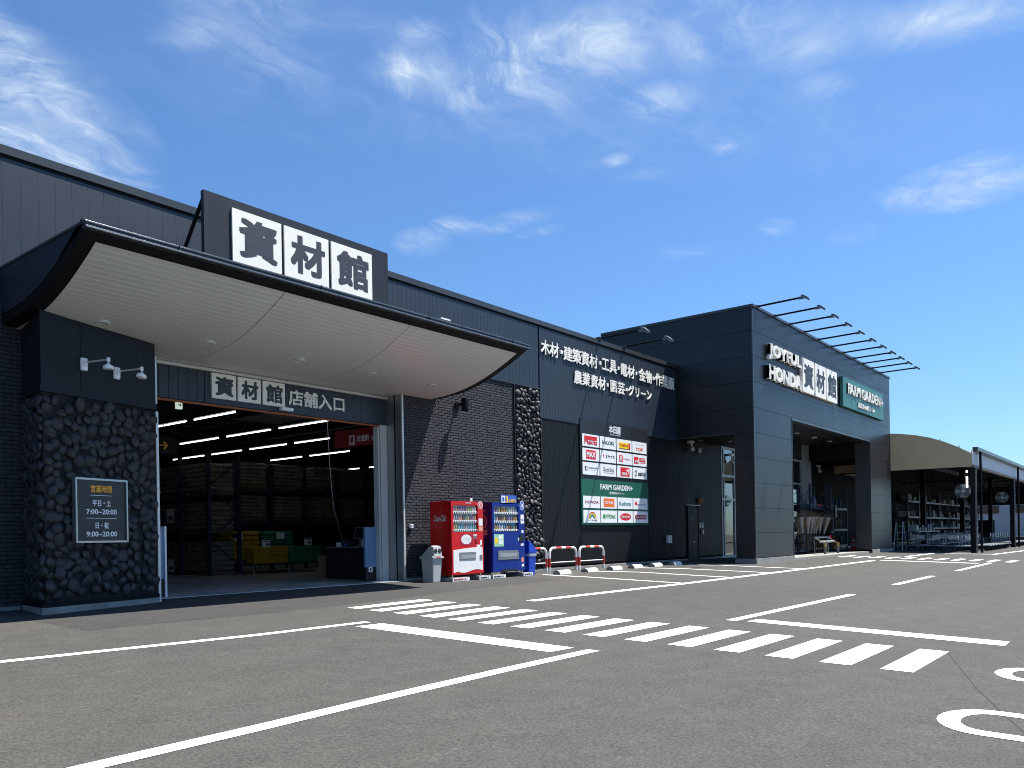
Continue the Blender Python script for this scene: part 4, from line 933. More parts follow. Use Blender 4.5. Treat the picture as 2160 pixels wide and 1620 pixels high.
# ================================================================== VENDING MACHINES
DRINKS = [mat('drink_%s' % n, c, 0.3, var=0.25, vs=25) for n, c in (('amber', (.50, .30, .12)), ('lime', (.42, .50, .22)), ('white', (.62, .62, .60)), ('aqua', (.22, .42, .52)), ('pink', (.55, .30, .30)), ('brown', (.22, .14, .09)), ('teal', (.20, .38, .34)), ('gold', (.52, .42, .2)), ('mauve', (.34, .24, .38)))]
M_SHOW = mat('display_backing', (0.50, 0.58, 0.62), 0.5, var=0.1)
M_SHOWB = mat('display_blue', (0.06, 0.30, 0.55), 0.5, var=0.25, vs=8)
M_PORT = mat('port_grey', (0.16, 0.17, 0.18), 0.3)
def vending(x0, x1, yf, zb, red):
    zt = zb + 1.83; yr = yf + 0.73; W = x1 - x0
    if red:
        t = thing('vending_machine', (x0, yf, zb), 'red drinks vending machine with white lower panel beside the grey bin', 'vending machine')
        MB_, MS = M_VRED, M_VRED
    else:
        t = thing('vending_machine', (x0, yf, zb), 'blue drinks vending machine with navy side and yellow lettered topper', 'vending machine')
        MB_, MS = M_VBLUE, M_VNAVY
    mb = MB(); mb.box(x0, x1, yf + 0.09, yr, zb, zt); mb.build('cabinet', MS, t, bevel=0.012)
    wx0, wx1 = x0 + 0.07, x1 - (0.20 if red else 0.26); wz0, wz1 = zb + 1.06, zt - 0.10
    # door with a recessed display window
    mb = MB(); mb.box(x0, x1, yf, yf + 0.088, zb + 0.02, wz0); mb.box(x0, x1, yf, yf + 0.088, wz1, zt - 0.005); mb.box(x0, wx0, yf, yf + 0.088, wz0, wz1); mb.box(wx1, x1, yf, yf + 0.088, wz0, wz1)
    door = mb.build('door', MB_, t)
    mb = MB(); mb.box(wx0, wx1, yf + 0.08, yf + 0.088, wz0, wz1); mb.build('display_back', M_SHOW if red else M_SHOWB, t)
    for r in range(3):
        zs = wz0 + 0.02 + r * (wz1 - wz0) / 3
        mb = MB(); mb.box(wx0 + 0.005, wx1 - (0.02 if red else 0.02), yf + 0.004, yf + 0.06, zs, zs + 0.05, 0)
        n = 11
        for k in range(n):
            xx = wx0 + 0.05 + (wx1 - wx0 - 0.1) * k / (n - 1); mb.box(xx - 0.017, xx + 0.017, yf - 0.0015, yf + 0.004, zs + 0.012, zs + 0.038, 1)
        mb.build('button_shelf', [M_WPAINT, M_BLACK], t)
        for k in range(10):
            xx = wx0 + 0.06 + (wx1 - wx0 - 0.12) * k / 9; h = random.uniform(0.13, 0.165) if r != 1 else random.uniform(0.14, 0.175)
            rr = 0.026
            mb = MB(); mb.lathe((xx, yf + 0.045, zs + 0.051), [(rr * .9, 0), (rr, 0.008), (rr, h * 0.62), (rr * 0.55, h * 0.8), (rr * 0.45, h * 0.84), (rr * 0.45, h)], 8)
            mb.build('bottle', DRINKS[(k // 2 + r * 3 + random.randint(0, 2)) % 9], t, smooth=True)
    mb = MB(); mb.box(wx0 + .003, wx1 - .003, yf + 0.075, yf + 0.0795, wz1 - 0.05, wz1 - 0.005); mb.build('display_light', M_WPAINT, t)
    c = yf - 0.0015
    def patch(xa, xb, za, zb_, m, name='sticker', d=0.002):
        mb = MB(); mb.box(xa, xb, yf - d, yf - 0.0003, za, zb_); return mb.build(name, m, t)
    if red:
        poly = [(x0 + .05, zb + .06), (x0 + .05, zb + .62)] + [(x0 + .05 + (W - .09) * k / 10, zb + .62 + .06 * math.sin(math.pi * .5 * k / 10) ) for k in range(1, 11)] + [(x1 - .04, zb + .09)] + [(x1 - .04 - (W - .09) * k / 8, zb + .09 + .035 * math.sin(k * .9)) for k in range(1, 8)]
        mb = MB(); mb.yprism(poly, yf - 0.004, yf - 0.0003); mb.build('white_panel', M_WPAINT, t)
        patch(x0 + .27, x1 - .31, zb + .37, zb + .56, M_PORT, 'delivery_flap', 0.012); patch(x0 + .29, x1 - .33, zb + .40, zb + .50, M_GALV, 'flap_window', 0.016)
        mb = MB(); mb.box(x0 + .31, x0 + .80, yf - .003, yf - .0003, zb + .74, zb + 1.02); mb.build('poster', M_DRED, t)
        mb = MB(); mb.ellipse((x0 + .53, yf - .0042, zb + .88), .19, .12, n=28); mb.build('round_sticker', M_WPAINT, t)
        for q in range(3):
            lab('まいにち限定', x0 + .40, x0 + .66, zb + .90 - q * .035, zb + .918 - q * .035, M_GREYINK, t, b=0, y=yf - .0052)
        mb = MB(); mb.text('Coca-Cola', (x0 + .52, yf - .002, zt - .06), .20, .04, bold=.03, slant=.2); mb.build('lettering', M_WPAINT, t)
        mb = MB(); mb.ellipse((x1 - .10, yf - .003, zt - .09), .098, .098, n=28, mi=0); mb.ellipse((x1 - .10, yf - .0045, zt - .09), .078, .078, n=28, mi=1); mb.ellipse((x1 - .10, yf - .006, zt - .09), .045, .05, n=20, mi=0, inner=.6); mb.build('round_badge', [M_WPAINT, M_RED], t)
        mb = MB(); mb.box(x0 + .72, x0 + .80, yf + .01, yf + .03, zt + 0.0, zt + .085); mb.build('top_tag', M_WPAINT, t)
        patch(x1 - .17, x1 - .02, zb + 1.22, zb + 1.40, M_WPAINT); patch(x1 - .17, x1 - .02, zb + 1.08, zb + 1.20, mat('peach_sticker', (.7, .3, .2), .5))
        patch(x1 - .38, x1 - .24, zb + .97, zb + 1.0, M_WPAINT); patch(x1 - .40, x1 - .24, zb + .90, zb + .95, M_PORT); patch(x1 - .13, x1 - .06, zb + .72, zb + .86, M_WPAINT); patch(x1 - .26, x1 - .12, zb + .60, zb + .74, M_WPAINT)
        patch(x1 - .30, x1 - .22, zb + .80, zb + .88, M_DRED, 'coin_slot', .01); patch(x1 - .15, x1 - .06, zb + .36, zb + .48, M_PORT, 'coin_return', .012)
        # side lettering and sign
        sd = x0 - 0.0012
        mb = MB(); mb.text('Coca-Cola', (sd, yr - .12, zb + 1.33), .42, .17, xd=(0, -1, 0), nd=(-1, 0, 0), bold=.03, slant=.25); mb.build('side_lettering', M_LSTEEL, t)
    else:
        patch(x0 + .06, x0 + .45, zb + .68, zb + 1.0, mat('mint_sticker', (.30, .55, .35), .5), 'poster'); patch(x0 + .08, x0 + .20, zb + .76, zb + .9, M_YELL, d=.003); patch(x0 + .24, x0 + .42, zb + .74, zb + .84, M_WPAINT, d=.003); patch(x0 + .24, x0 + .40, zb + .87, zb + .97, M_PLATE, d=.003)
        mb = MB(); mb.yprism([(x0 + .20, zb + .33), (x1 - .28, zb + .33), (x1 - .28, zb + .50), (x1 - .33, zb + .57), (x0 + .20, zb + .57)], yf - .014, yf - .0003); mb.build('delivery_flap', M_PORT, t); patch(x0 + .24, x1 - .36, zb + .40, zb + .50, M_GALV, 'flap_window', .017)
        patch(x1 - .22, x1 - .08, zb + .80, zb + .98, M_BLACK, 'coin_slot', .02); patch(x1 - .18, x1 - .06, zb + .68, zb + .75, M_WPAINT); patch(x1 - .14, x1 - .05, zb + 1.03, zb + 1.10, M_WPAINT); patch(x1 - .30, x1 - .24, zb + .82, zb + .9, M_LSTEEL, 'button'); patch(x1 - .16, x1 - .06, zb + .24, zb + .36, mat('orange_sticker', (.6, .25, .15), .5)); patch(x1 - .15, x1 - .05, zb + .12, zb + .19, M_WPAINT)
        patch(x0 + .33, x1 - .33, zb + .03, zb + .07, M_BLACK, 'vent_slot', .008)
        mb = MB(); mb.box(x1 - .17, x1 - .03, yf - .004, yf - .0003, zb + 1.28, zb + 1.52); mb.build('sticker', M_PLATE, t); lab('つめたい', x1 - .15, x1 - .05, zb + 1.36, zb + 1.40, M_BLUEINK, t, b=.02, y=yf - .0045)
        mb = MB(); mb.ellipse((x1 - .10, yf - .003, zt - .06), .095, .13, n=28, mi=0); mb.ellipse((x1 - .10, yf - .0045, zt - .06), .078, .11, n=28, mi=1); mb.build('round_badge', [M_WPAINT, M_BLUEINK], t); mb = MB(); mb.text('e', (x1 - .135, yf - .0055, zt - .12), .07, .11, bold=.06); mb.build('badge_mark', M_WPAINT, t)
        mb = MB(); mb.box(x0 + .36, x0 + 1.02, yf + .0, yf + .02, zt - .03, zt + .2); top = mb.build('topper', M_BLUEINK, t)
        mb = MB(); mb.box(x0 + .38, x0 + .53, yf - .003, yf - .0002, zt - .0, zt + .18); mb.build('topper_plate', M_PLATE, top); mb = MB(); mb.text('e', (x0 + .41, yf - .0035, zt + .03), .09, .12, bold=.05); mb.build('badge_mark', M_BLUEINK, top)
        mb = MB(); mb.text('3', (x0 + .56, yf - .001, zt + .0), .10, .17, bold=.05); mb.text('本発見!', (x0 + .67, yf - .001, zt + .01), .32, .09, bold=.03); mb.build('topper_lettering', M_YELL, top)
        sd = x0 - 0.0012; yc = yf + .34
        mb = MB(); mb.text('BOSS', (sd, yf + .70, zb + .98), .52, .14, xd=(0, -1, 0), nd=(-1, 0, 0), bold=.05); mb.ellipse((sd, yc + .05, zb + 1.33), .20, .20, n=32, xd=(0, -1, 0), inner=.86); mb.ellipse((sd, yc + .05, zb + 1.33), .13, .13, n=32, xd=(0, -1, 0), inner=.9); mb.text('COFFEE', (sd, yf + .62, zb + 1.58), .40, .06, xd=(0, -1, 0), nd=(-1, 0, 0), bold=.03); mb.build('side_lettering', M_GALV, t)
    mb = MB()
    for xx in (x0 + .06, x1 - .06):
        for yy in (yf + .06, yr - .06):
            mb.tube([(xx, yy, zb - 0.05), (xx, yy, zb + 0.02)], 0.02, 8)
    mb.build('feet', M_LSTEEL, t)
    return t
vending(14.67, 15.85, 13.60, 0.118, True)
vending(16.25, 17.60, 13.62, 0.115, False)
def foot_block(x0, x1, yf, label, red):
    mb = MB(); mb.box(x0, x1, yf, yf + 0.80, -0.05, 0.068)
    b = mb.build('footing_block', M_CONC, bevel=0.006); tag(b, label, 'concrete block', 'blocks under the vending machines')
    mb = MB(); mb.box(x0 + .01, x1 - .01, yf - .003, yf + .002, -0.02, 0.06); mb.build('front_label', M_WPAINT, b)
    mb = MB(); mb.text('転倒防止', (x0 + .05, yf - .0035, .0), (x1 - x0) * .75, .045, bold=.02); mb.build('lettering', M_RED if red else M_BLACK, b)
foot_block(14.56, 15.20, 13.50, 'white labelled concrete block under the red machine beside the bin', True)
foot_block(15.55, 16.0, 13.50, 'short concrete block between the red and blue machines, red machine side', False)
foot_block(16.08, 16.62, 13.50, 'concrete block under the near corner of the blue machine', False)
foot_block(17.36, 17.80, 13.50, 'concrete block under the blue machine beside the blue bin', False)
# bins
t = thing('recycling_bin', (14.3, 13.93, -.03), 'grey plastic recycling bin with two round holes beside the red machine', 'bin')
def tapered(mb, cx, cy, z0, z1, a0, b0, a1, b1, mi=0):
    vs = [(cx - a0, cy - b0, z0), (cx + a0, cy - b0, z0), (cx + a0, cy + b0, z0), (cx - a0, cy + b0, z0), (cx - a1, cy - b1, z1), (cx + a1, cy - b1, z1), (cx + a1, cy + b1, z1), (cx - a1, cy + b1, z1)]
    mb.add(vs, [(0, 3, 2, 1), (4, 5, 6, 7), (0, 1, 5, 4), (1, 2, 6, 5), (2, 3, 7, 6), (3, 0, 4, 7)], mi)
cx, cy = 14.30, 13.93
mb = MB(); tapered(mb, cx, cy, -.025, .56, .14, .17, .165, .20); mb.build('bin_body', M_BIN, t, bevel=.015)
mb = MB(); tapered(mb, cx, cy, .55, .60, .20, .235, .195, .23)
mb.xprism([(cy - .22, .60), (cy - .19, .835), (cy - .13, .865), (cy - .05, .845), (cy + .22, .61)], cx - .14, cx + .14); tapered(mb, cx, cy, .60, .63, .19, .22, .14, .17)
lid = mb.build('lid', M_BIN, t, bevel=.01)
for k in (-1, 1):
    mb = MB(); mb.lathe((cx + k * .068, cy - .208, .735), [(.052, 0), (.052, .006), (.01, .007)], 20, 0, Matrix.Rotation(rad(83), 3, 'X')); mb.build('round_hole', M_BLACK, lid)
mb = MB(); mb.box(cx - .07, cx + .07, cy - .234, cy - .231, .567, .592); mb.build('sticker', M_RED, lid)
t = thing('blue_bin', (17.93, 13.8, -.02), 'blue plastic bin with sloping lid and clear bag beside the blue machine', 'bin')
cx, cy = 17.93, 13.78
mb = MB(); tapered(mb, cx, cy, -.035, .62, .145, .14, .175, .175); mb.build('bin_body', M_BBIN, t, bevel=.02)
mb = MB(); tapered(mb, cx, cy, .47, .60, .178, .18, .195, .195); mb.build('bag', M_BAG, t, bevel=.03)
mb = MB(); mb.yprism([(cx - .19, .60), (cx + .2, .60), (cx + .17, .68), (cx - .12, .93), (cx - .19, .93)], cy - .19, cy + .19); lid = mb.build('lid', M_BBIN, t, bevel=.015)
mb = MB()
u = Vector((.29, 0, -.25)).normalized(); n_ = Vector((u.z * -1, 0, u.x)); 
for q in (-.08, .08):
    mb.ellipse(Vector((cx - .0, cy + q, .83)) + n_ * .004, .06, .05, xd=u, zd=(0, 1, 0))
mb.build('round_hole', M_BLACK, lid)
# guard rails
def guard_rail(x0, label, k):
    y = 14.17; z0 = -.015
    t = thing('guard_rail', (x0, y, z0), label, 'guard rail', 'hoop guard rails by the wall')
    w = 1.38; h = .70; r = .17
    def arc(s):
        return [(x0 + (r - r * math.cos(a) if s < 0 else w - r + r * math.cos(a)), y, z0 + h - r + r * math.sin(a)) for a in [math.pi / 2 * i / 6 for i in range(7)]]
    left, right = arc(-1), arc(1)[::-1]
    for name, pts, m in (('white_post_foot', [(x0, y, z0 - .05), (x0, y, z0 + .14)], M_WPAINT), ('red_band', [(x0, y, z0 + .141), (x0, y, z0 + .40)], M_GUARD), ('white_bend', [(x0, y, z0 + .401)] + left + [(x0 + .30, y, z0 + h)], M_WPAINT),
                         ('red_band', [(x0 + .301, y, z0 + h), (x0 + .58, y, z0 + h)], M_GUARD), ('white_band', [(x0 + .581, y, z0 + h), (x0 + .80, y, z0 + h)], M_WPAINT), ('red_band', [(x0 + .801, y, z0 + h), (x0 + 1.08, y, z0 + h)], M_GUARD),
                         ('white_bend', [(x0 + 1.081, y, z0 + h)] + right + [(x0 + w, y, z0 + .401)], M_WPAINT), ('red_band', [(x0 + w, y, z0 + .40), (x0 + w, y, z0 + .141)], M_GUARD), ('white_post_foot', [(x0 + w, y, z0 + .14), (x0 + w, y, z0 - .05)], M_WPAINT)):
        mb = MB(); mb.tube(pts, .038, 12); mb.build(name, m, t, smooth=True)
    mb = MB(); mb.tube([(x0, y, z0 + .27), (x0 + w, y, z0 + .27)], .016, 8); mb.build('cross_bar', M_WPAINT, t, smooth=True)
guard_rail(17.94, 'red and white hoop guard rail partly hidden behind the blue bin', 0)
guard_rail(19.49, 'red and white hoop guard rail in the middle of the three', 1)
guard_rail(21.05, 'red and white hoop guard rail farthest from the blue bin', 2)
# wheel stops
ws0 = None
for k, x in enumerate((18.67, 20.08, 21.47, 22.75, 24.07, 25.48)):
    lb = 'white painted concrete wheel stop, %s in the row counted from the vending machines' % ORD[k]
    if ws0 is None:
        ws0 = thing('wheel_stop', (x, 13.35, gz(13.35)), lb, 'wheel stop', 'wheel stops in front of the wall')
        z = gz(13.35)
        prof_ = [(13.22, z), (13.225, z + .05), (13.27, z + .10), (13.33, z + .12), (13.40, z + .11), (13.46, z + .06), (13.48, z)]
        mb = MB(); mb.xprism(prof_, x + .013, x + .56); mb.build('painted_top', M_WPAINT, ws0)
        mb = MB(); mb.xprism([(y_, zz - .003) for y_, zz in prof_], x, x + .0125); mb.build('grey_end', M_CONC, ws0)  # thin grey slice on the left end only, the rest is white
    else:
        dup(ws0, (x, 13.35, gz(13.35)), lb)
# bits of weed at the foot of the wall
mb = MB()
for k in range(60):
    x = random.choice([random.gauss(19.9, .25), random.gauss(20.6, .2), random.gauss(23.4, .4), random.gauss(26.5, .3)]); y = YW - .07 - random.random() * .05; h = random.uniform(.02, .07)
    mb.add([(x - .008, y, -.01), (x + .008, y, -.01), (x + random.uniform(-.04, .04), y - random.uniform(0, .05), h)], [(0, 1, 2)])
o = mb.build('weeds', mat('weed_green', (.05, .07, .025), .8)); o['kind'] = 'stuff'

# ================================================================== INSIDE THE STORE
def tube_light(x, y0, y1, z, label):
    t = thing('strip_light', (x, (y0 + y1) / 2, z), label, 'strip light', 'strip lights inside the store')
    mb = MB(); mb.box(x - .05, x + .05, y0, y1, z + .035, z + .075); mb.build('housing', M_RACK, t)
    mb = MB(); mb.tube([(x, y0 + .02, z), (x, y1 - .02, z)], .021, 8); mb.build('tube', M_TUBE, t)
    mb = MB(); mb.tube([(x, y0 + .3, z + .07), (x, y0 + .3, 5.88)], .008, 4); mb.tube([(x, y1 - .3, z + .07), (x, y1 - .3, 5.88)], .008, 4); mb.build('hanger', M_IN, t)
LR = [(12.5, [(18.9, 21.4), (21.8, 24.3)]), (15.25, [(18.9, 21.3), (21.7, 24.15), (24.6, 27.05)]), (17.95, [(19.5, 21.8), (22.2, 24.15), (24.6, 26.9), (27.4, 29.5), (30.0, 32.4)]), (21.1, [(24.9, 27.4), (27.9, 30.1)]), (26.6, [(28.5, 30.0), (30.7, 31.5)])]
for r, (x, ls) in enumerate(LR):
    for k, (a, b) in enumerate(ls):
        tube_light(x, a, b, 4.5, 'glowing strip light indoors, %s from the front in %s row from left' % (ORD[k], ORD[r]))
# pallet loads wrapped in film
def load_mesh(w, d, h, layers, seed):
    rnd = random.Random(seed); mb = MB(); lh = h / layers
    for L_ in range(layers):
        nx, ny = (3, 2) if L_ % 2 else (2, 3)
        for i in range(nx):
            for j in range(ny):
                sx, sy = w / nx, d / ny; cx_ = -w / 2 + sx * (i + .5) + rnd.uniform(-.012, .012); cy_ = -d / 2 + sy * (j + .5) + rnd.uniform(-.012, .012); z0 = L_ * lh; a, b = sx * .49, sy * .49
                vs = []
                for (fz, ft) in ((0.06, .9), (.3, 1.02), (.7, 1.02), (.97, .86)):
                    for sxn, syn in ((-1, -1), (0, -1.04), (1, -1), (1.04, 0), (1, 1), (0, 1.04), (-1, 1), (-1.04, 0)):
                        vs.append((cx_ + sxn * a * ft, cy_ + syn * b * ft, z0 + lh * fz + rnd.uniform(-.008, .008)))
                fs = [tuple(range(7, -1, -1)), tuple(range(24, 32))]
                for q in range(3):
                    for e in range(8):
                        fs.append((q * 8 + e, q * 8 + (e + 1) % 8, q * 8 + 8 + (e + 1) % 8, q * 8 + 8 + e))
                mb.add(vs, fs)
    return mb
def pallet_mesh(w, d):
    mb = MB()
    for y in (-d / 2 + .05, 0, d / 2 - .05):
        mb.box(-w / 2, w / 2, y - .045, y + .045, -.10, -.022)
    for k in range(6):
        x = -w / 2 + .06 + (w - .12) * k / 5; mb.box(x - .05, x + .05, -d / 2, d / 2, -.0215, -.002); mb.box(x - .05, x + .05, -d / 2, d / 2, -.125, -.1005)
    return mb
LOADS = {}
def load(key, x, y, z, w, d, h, label, m=M_KRAFT, card=None):
    if key not in LOADS:
        t = thing('pallet_load', (0, 0, 0), label, 'pallet load', 'film wrapped sack pallets on the racks')
        load_mesh(w, d, h, 6, len(LOADS) + 3).build('sacks', m, t); pallet_mesh(w, d).build('pallet', M_WOOD, t)
        LOADS[key] = t; t.location = (x, y, z)
    else:
        t = dup(LOADS[key], (x, y, z), label)
    if card:
        cw, chh, cz, txt, face = card
        if face == 'x':
            mb = MB(); mb.box(x - w / 2 - .05, x - w / 2 - .04, y - cw / 2, y + cw / 2, z + cz, z + cz + chh); c = mb.build('price_card', M_PLATE, t)
            mb = MB(); mb.text(txt, (x - w / 2 - .0515, y + cw * .35, z + cz + chh * .15), cw * .7, chh * .32, xd=(0, -1, 0), nd=(-1, 0, 0), bold=.05); mb.build('lettering', M_BLACK, c)
    return t
levels = ('floor', 'middle shelf', 'top shelf')
zlev = (0.14, 1.43, 2.62)
for li, z in enumerate(zlev):
    for k, y in enumerate((23.55, 25.0, 26.5)):
        load('A%d' % (li == 0), 14.24, y, z, .95, 1.15, .92 if li == 0 else .86, 'brown sack pallet on the %s of the left rack, %s from its end frame' % (levels[li], ORD[k]),
             card=((.42, .45, .25, '698', 'x') if (li == 1 and k == 1) else (.34, .42, -.05, '548', 'x') if (li == 0 and k == 1) else None))
zB = (0.14, 1.88, 3.04)
for li in (1, 2):
    for k, x in enumerate((16.85, 18.35, 20.1, 21.45, 22.6)):
        load('B', x, 25.6, zB[li], 1.15, .95, .78, 'dark wrapped sack pallet on the %s of the back rack, %s from the left' % (levels[li], ORD[k]))
def rack(name, x0, x1, y0, y1, bays, along, zs, label, h=3.75):
    t = thing(name, ((x0 + x1) / 2, (y0 + y1) / 2, .012), label, 'pallet rack', 'pallet racks inside the store')
    for k in range(bays + 1):
        f = k / bays
        if along == 'y':
            yy = y0 + (y1 - y0) * f; A_, B_ = (x0, yy), (x1, yy)
        else:
            xx = x0 + (x1 - x0) * f; A_, B_ = (xx, y0), (xx, y1)
        mb = MB()
        for (px_, py_) in (A_, B_):
            mb.box(px_ - .05, px_ + .05, py_ - .05, py_ + .05, .013, h)
        n = 4
        for q in range(n):
            za, zb_ = .3 + (h - .5) * q / n, .3 + (h - .5) * (q + 1) / n
            p, r = (A_, B_) if q % 2 else (B_, A_)
            mb.tube([(p[0], p[1], za), (r[0], r[1], zb_)], .022, 4)
        mb.build('end_frame', M_RACK, t)
    for z in zs:
        mb = MB()
        if along == 'y':
            mb.box(x0 - .03, x0 + .03, y0 + .06, y1 - .06, z - .27, z - .14); mb.box(x1 - .03, x1 + .03, y0 + .06, y1 - .06, z - .27, z - .14)
        else:
            mb.box(x0 + .06, x1 - .06, y0 - .03, y0 + .03, z - .27, z - .14); mb.box(x0 + .06, x1 - .06, y1 - .03, y1 + .03, z - .27, z - .14)
        mb.build('beam', M_RACK, t)
rack('pallet_rack', 13.72, 14.76, 22.75, 29.2, 4, 'y', zlev[1:], 'tall dark blue pallet rack end-on behind the doorway, left')
rack('pallet_rack', 16.05, 23.4, 25.0, 26.1, 5, 'x', zB[1:], 'long dark blue pallet rack across the back behind the yellow and green sacks')
# loose sack stacks on a low stand
for name, m, x0, n, group, colr in (('yellow_sack', M_YSACK, 15.05, 2, 'yellow sacks piled on the low stand', 'yellow'), ('green_sack', M_GSACK, 16.40, 2, 'green sacks piled on the low stand', 'green')):
    proto = None
    for r in range(6):
        for c in range(n):
            loc = (x0 + .33 + c * .64 + random.uniform(-.012, .012), 22.65 + random.uniform(-.015, .015), .325 + r * .088)
            if proto is None:
                vs = []
                mb = MB(); a, b, h = .325, .22, .092
                for (fz, ft) in ((0.0, .93), (.25, 1.0), (.7, 1.0), (1.0, .88)):
                    for sx_, sy_ in ((-1, -1), (-.3, -1.05), (.3, -1.05), (1, -1), (1.03, 0), (1, 1), (.3, 1.05), (-.3, 1.05), (-1, 1), (-1.03, 0)):
                        vs.append((sx_ * a * ft, sy_ * b * ft, h * fz + (.008 if abs(sx_) < .5 and fz > .5 else 0)))
                mb.add(vs, [tuple(range(9, -1, -1)), tuple(range(30, 40))] + [(q * 10 + e, q * 10 + (e + 1) % 10, q * 10 + 10 + (e + 1) % 10, q * 10 + 10 + e) for q in range(3) for e in range(10)])
                proto = mb.build(name, m, smooth=True); o = proto
            else:
                o = proto.copy(); col.objects.link(o)
            o.location = loc
            tag(o, '%s sack lying in the front pile, %s layer from the floor, %s end' % (colr, ORD[r], ('left', 'right')[c]), 'sack', group)
for key, m, x, w, lb, colr in (('Y', M_YSACK, 15.2, 1.0, 'tall stack of yellow sacks behind the low yellow pile', 'yellow'), ('G', M_GSACK, 16.45, 1.15, 'tall stack of dark green wrapped sacks behind the green pile', 'green')):
    load(key, x, 23.55, .45, w, .95, .92, lb, m)
t = thing('display_stand', (16.3, 22.7, .012), 'low black metal stand under the yellow and green sack piles', 'stand')
mb = MB(); mb.box(15.0, 17.75, 22.4, 24.1, .27, .315); mb.build('deck', M_RACK, t)
for x in (15.05, 16.38, 17.7):
    for y in (22.45, 24.05):
        mb = MB(); mb.tube([(x, y, .012), (x, y, .27)], .025, 6); mb.build('leg', M_GALV, t)
for x, z, lb in ((15.56, .86, 'white price card 548 standing on the yellow sacks'), (17.2, .89, 'white price card standing right of the green stack'), (14.9, 1.07, 'white notice pinned to the tall yellow stack'), (16.48, 1.1, 'white notice pinned to the tall green stack')):
    mb = MB(); yy = 22.5 if 'price' in lb else 23.02
    mb.box(x - .15, x + .15, yy - .005, yy + .005, z, z + .21)
    if 'price' in lb:
        mb.tube([(x, yy + .01, z - .05), (x, yy + .01, z + .02)], .008, 4)
    c = tag(mb.build('price_card', M_PLATE), lb, 'price card')
    if 'price' in lb:
        mb = MB(); mb.text('548', (x - .02, yy - .0065, z + .04), .15, .07, bold=.06); mb.box(x - .12, x + .12, yy - .0065, yy - .0055, z + .16, z + .185); mb.build('lettering', M_BLACK, c)
# counter and its clutter
t = thing('service_counter', (14.9, 16.9, .012), 'long black service counter just inside the doorway', 'counter')
mb = MB(); mb.box(14.02, 14.6, 15.75, 17.6, .013, .82); mb.build('front', M_IN, t); mb = MB(); mb.box(13.98, 14.7, 15.7, 17.66, .821, .855); mb.build('worktop', mat('worktop', (.16, .15, .14), .3), t)
t = thing('laptop', (14.25, 16.4, .856), 'open laptop with pale frame on the black counter', 'laptop')
M = Matrix.Translation((14.22, 16.42, 1.21)) @ Matrix.Rotation(rad(-90), 4, 'Z') @ Matrix.Rotation(rad(-12), 4, 'X')
mb = MB(); mb.obox(M, .44, .02, .32); mb.build('screen_frame', M_GALV, t); mb = MB(); mb.obox(M @ Matrix.Translation((0, -.011, 0)), .39, .004, .27); mb.build('screen', M_BLACK, t); mb = MB(); mb.box(14.05, 14.35, 16.2, 16.65, .857, .88); mb.box(14.2, 14.26, 16.36, 16.46, .88, 1.06); mb.build('base', M_GALV, t)
mb = MB()
for k in range(5):
    mb.box(14.03 + .01 * k, 14.33, 15.85 - .01 * k, 16.15 + .012 * k, .857 + k * .035, .888 + k * .035)
tag(mb.build('paper_stack', M_PLATE), 'stack of white papers on the counter beside the laptop', 'papers')
t = thing('dark_bag', (14.25, 16.95, .856), 'black bag with blue badge lying on the counter', 'bag')
mb = MB(); mb.sphere((14.25, 16.95, .93), .18, .30, .12); mb.build('bag_body', M_RUBBER, t, smooth=True); mb = MB(); mb.sphere((14.1, 16.86, .90), .04, .07, .05); mb.build('badge', M_BLUEINK, t)
mb = MB(); mb.box(14.05, 14.2, 17.05, 17.2, .857, .97); tag(mb.build('tissue_box', M_PLATE, bevel=.01), 'small white box on the counter behind the black bag', 'box')
mb = MB(); mb.box(14.15, 14.7, 17.72, 18.1, .012, .62); tag(mb.build('cardboard_box', M_CARD, bevel=.01), 'brown cardboard box at the left end of the black counter', 'box')
mb = MB(); mb.tube([(12.3, 15.3, 3.83), (12.62, 15.62, 2.7), (13.1, 16.1, 1.8), (14.1, 16.95, .98)], .010, 6); tag(mb.build('grey_rope', M_GALV), 'thin grey cord hanging from the header down to the counter', 'cord')
# anti-theft gates
def theft_gate(x0, x1, y, label, badge):
    t = thing('security_gate', ((x0 + x1) / 2, y, .012), label, 'security gate', 'anti theft gates in the doorway')
    mb = MB(); mb.box(x0, x1 - .045, y, y + .06, .36, 1.34); mb.build('panel', M_BLUEG, t); mb = MB(); mb.box(x0 + .01, x1 - .045, y, y + .08, .013, .358); mb.build('base', M_RUBBER, t)
    mb = MB(); mb.box(x1 - .04, x1, y - .02, y + .08, .013, 1.36); mb.build('edge_post', M_PLATE, t)
    if badge:
        mb = MB(); mb.box(x0 + .10, x0 + .22, y - .004, y - .0005, .24, .36); mb.build('badge', M_PLATE, t); mb = MB(); mb.ellipse((x0 + .16, y - .005, .30), .03, .04); mb.build('badge_mark', M_BLACK, t)
theft_gate(13.36, 13.76, 15.26, 'blue grey anti theft gate at the right side of the doorway', True)
theft_gate(7.72, 8.10, 14.93, 'blue grey anti theft gate beside the cobbled pillar', False)
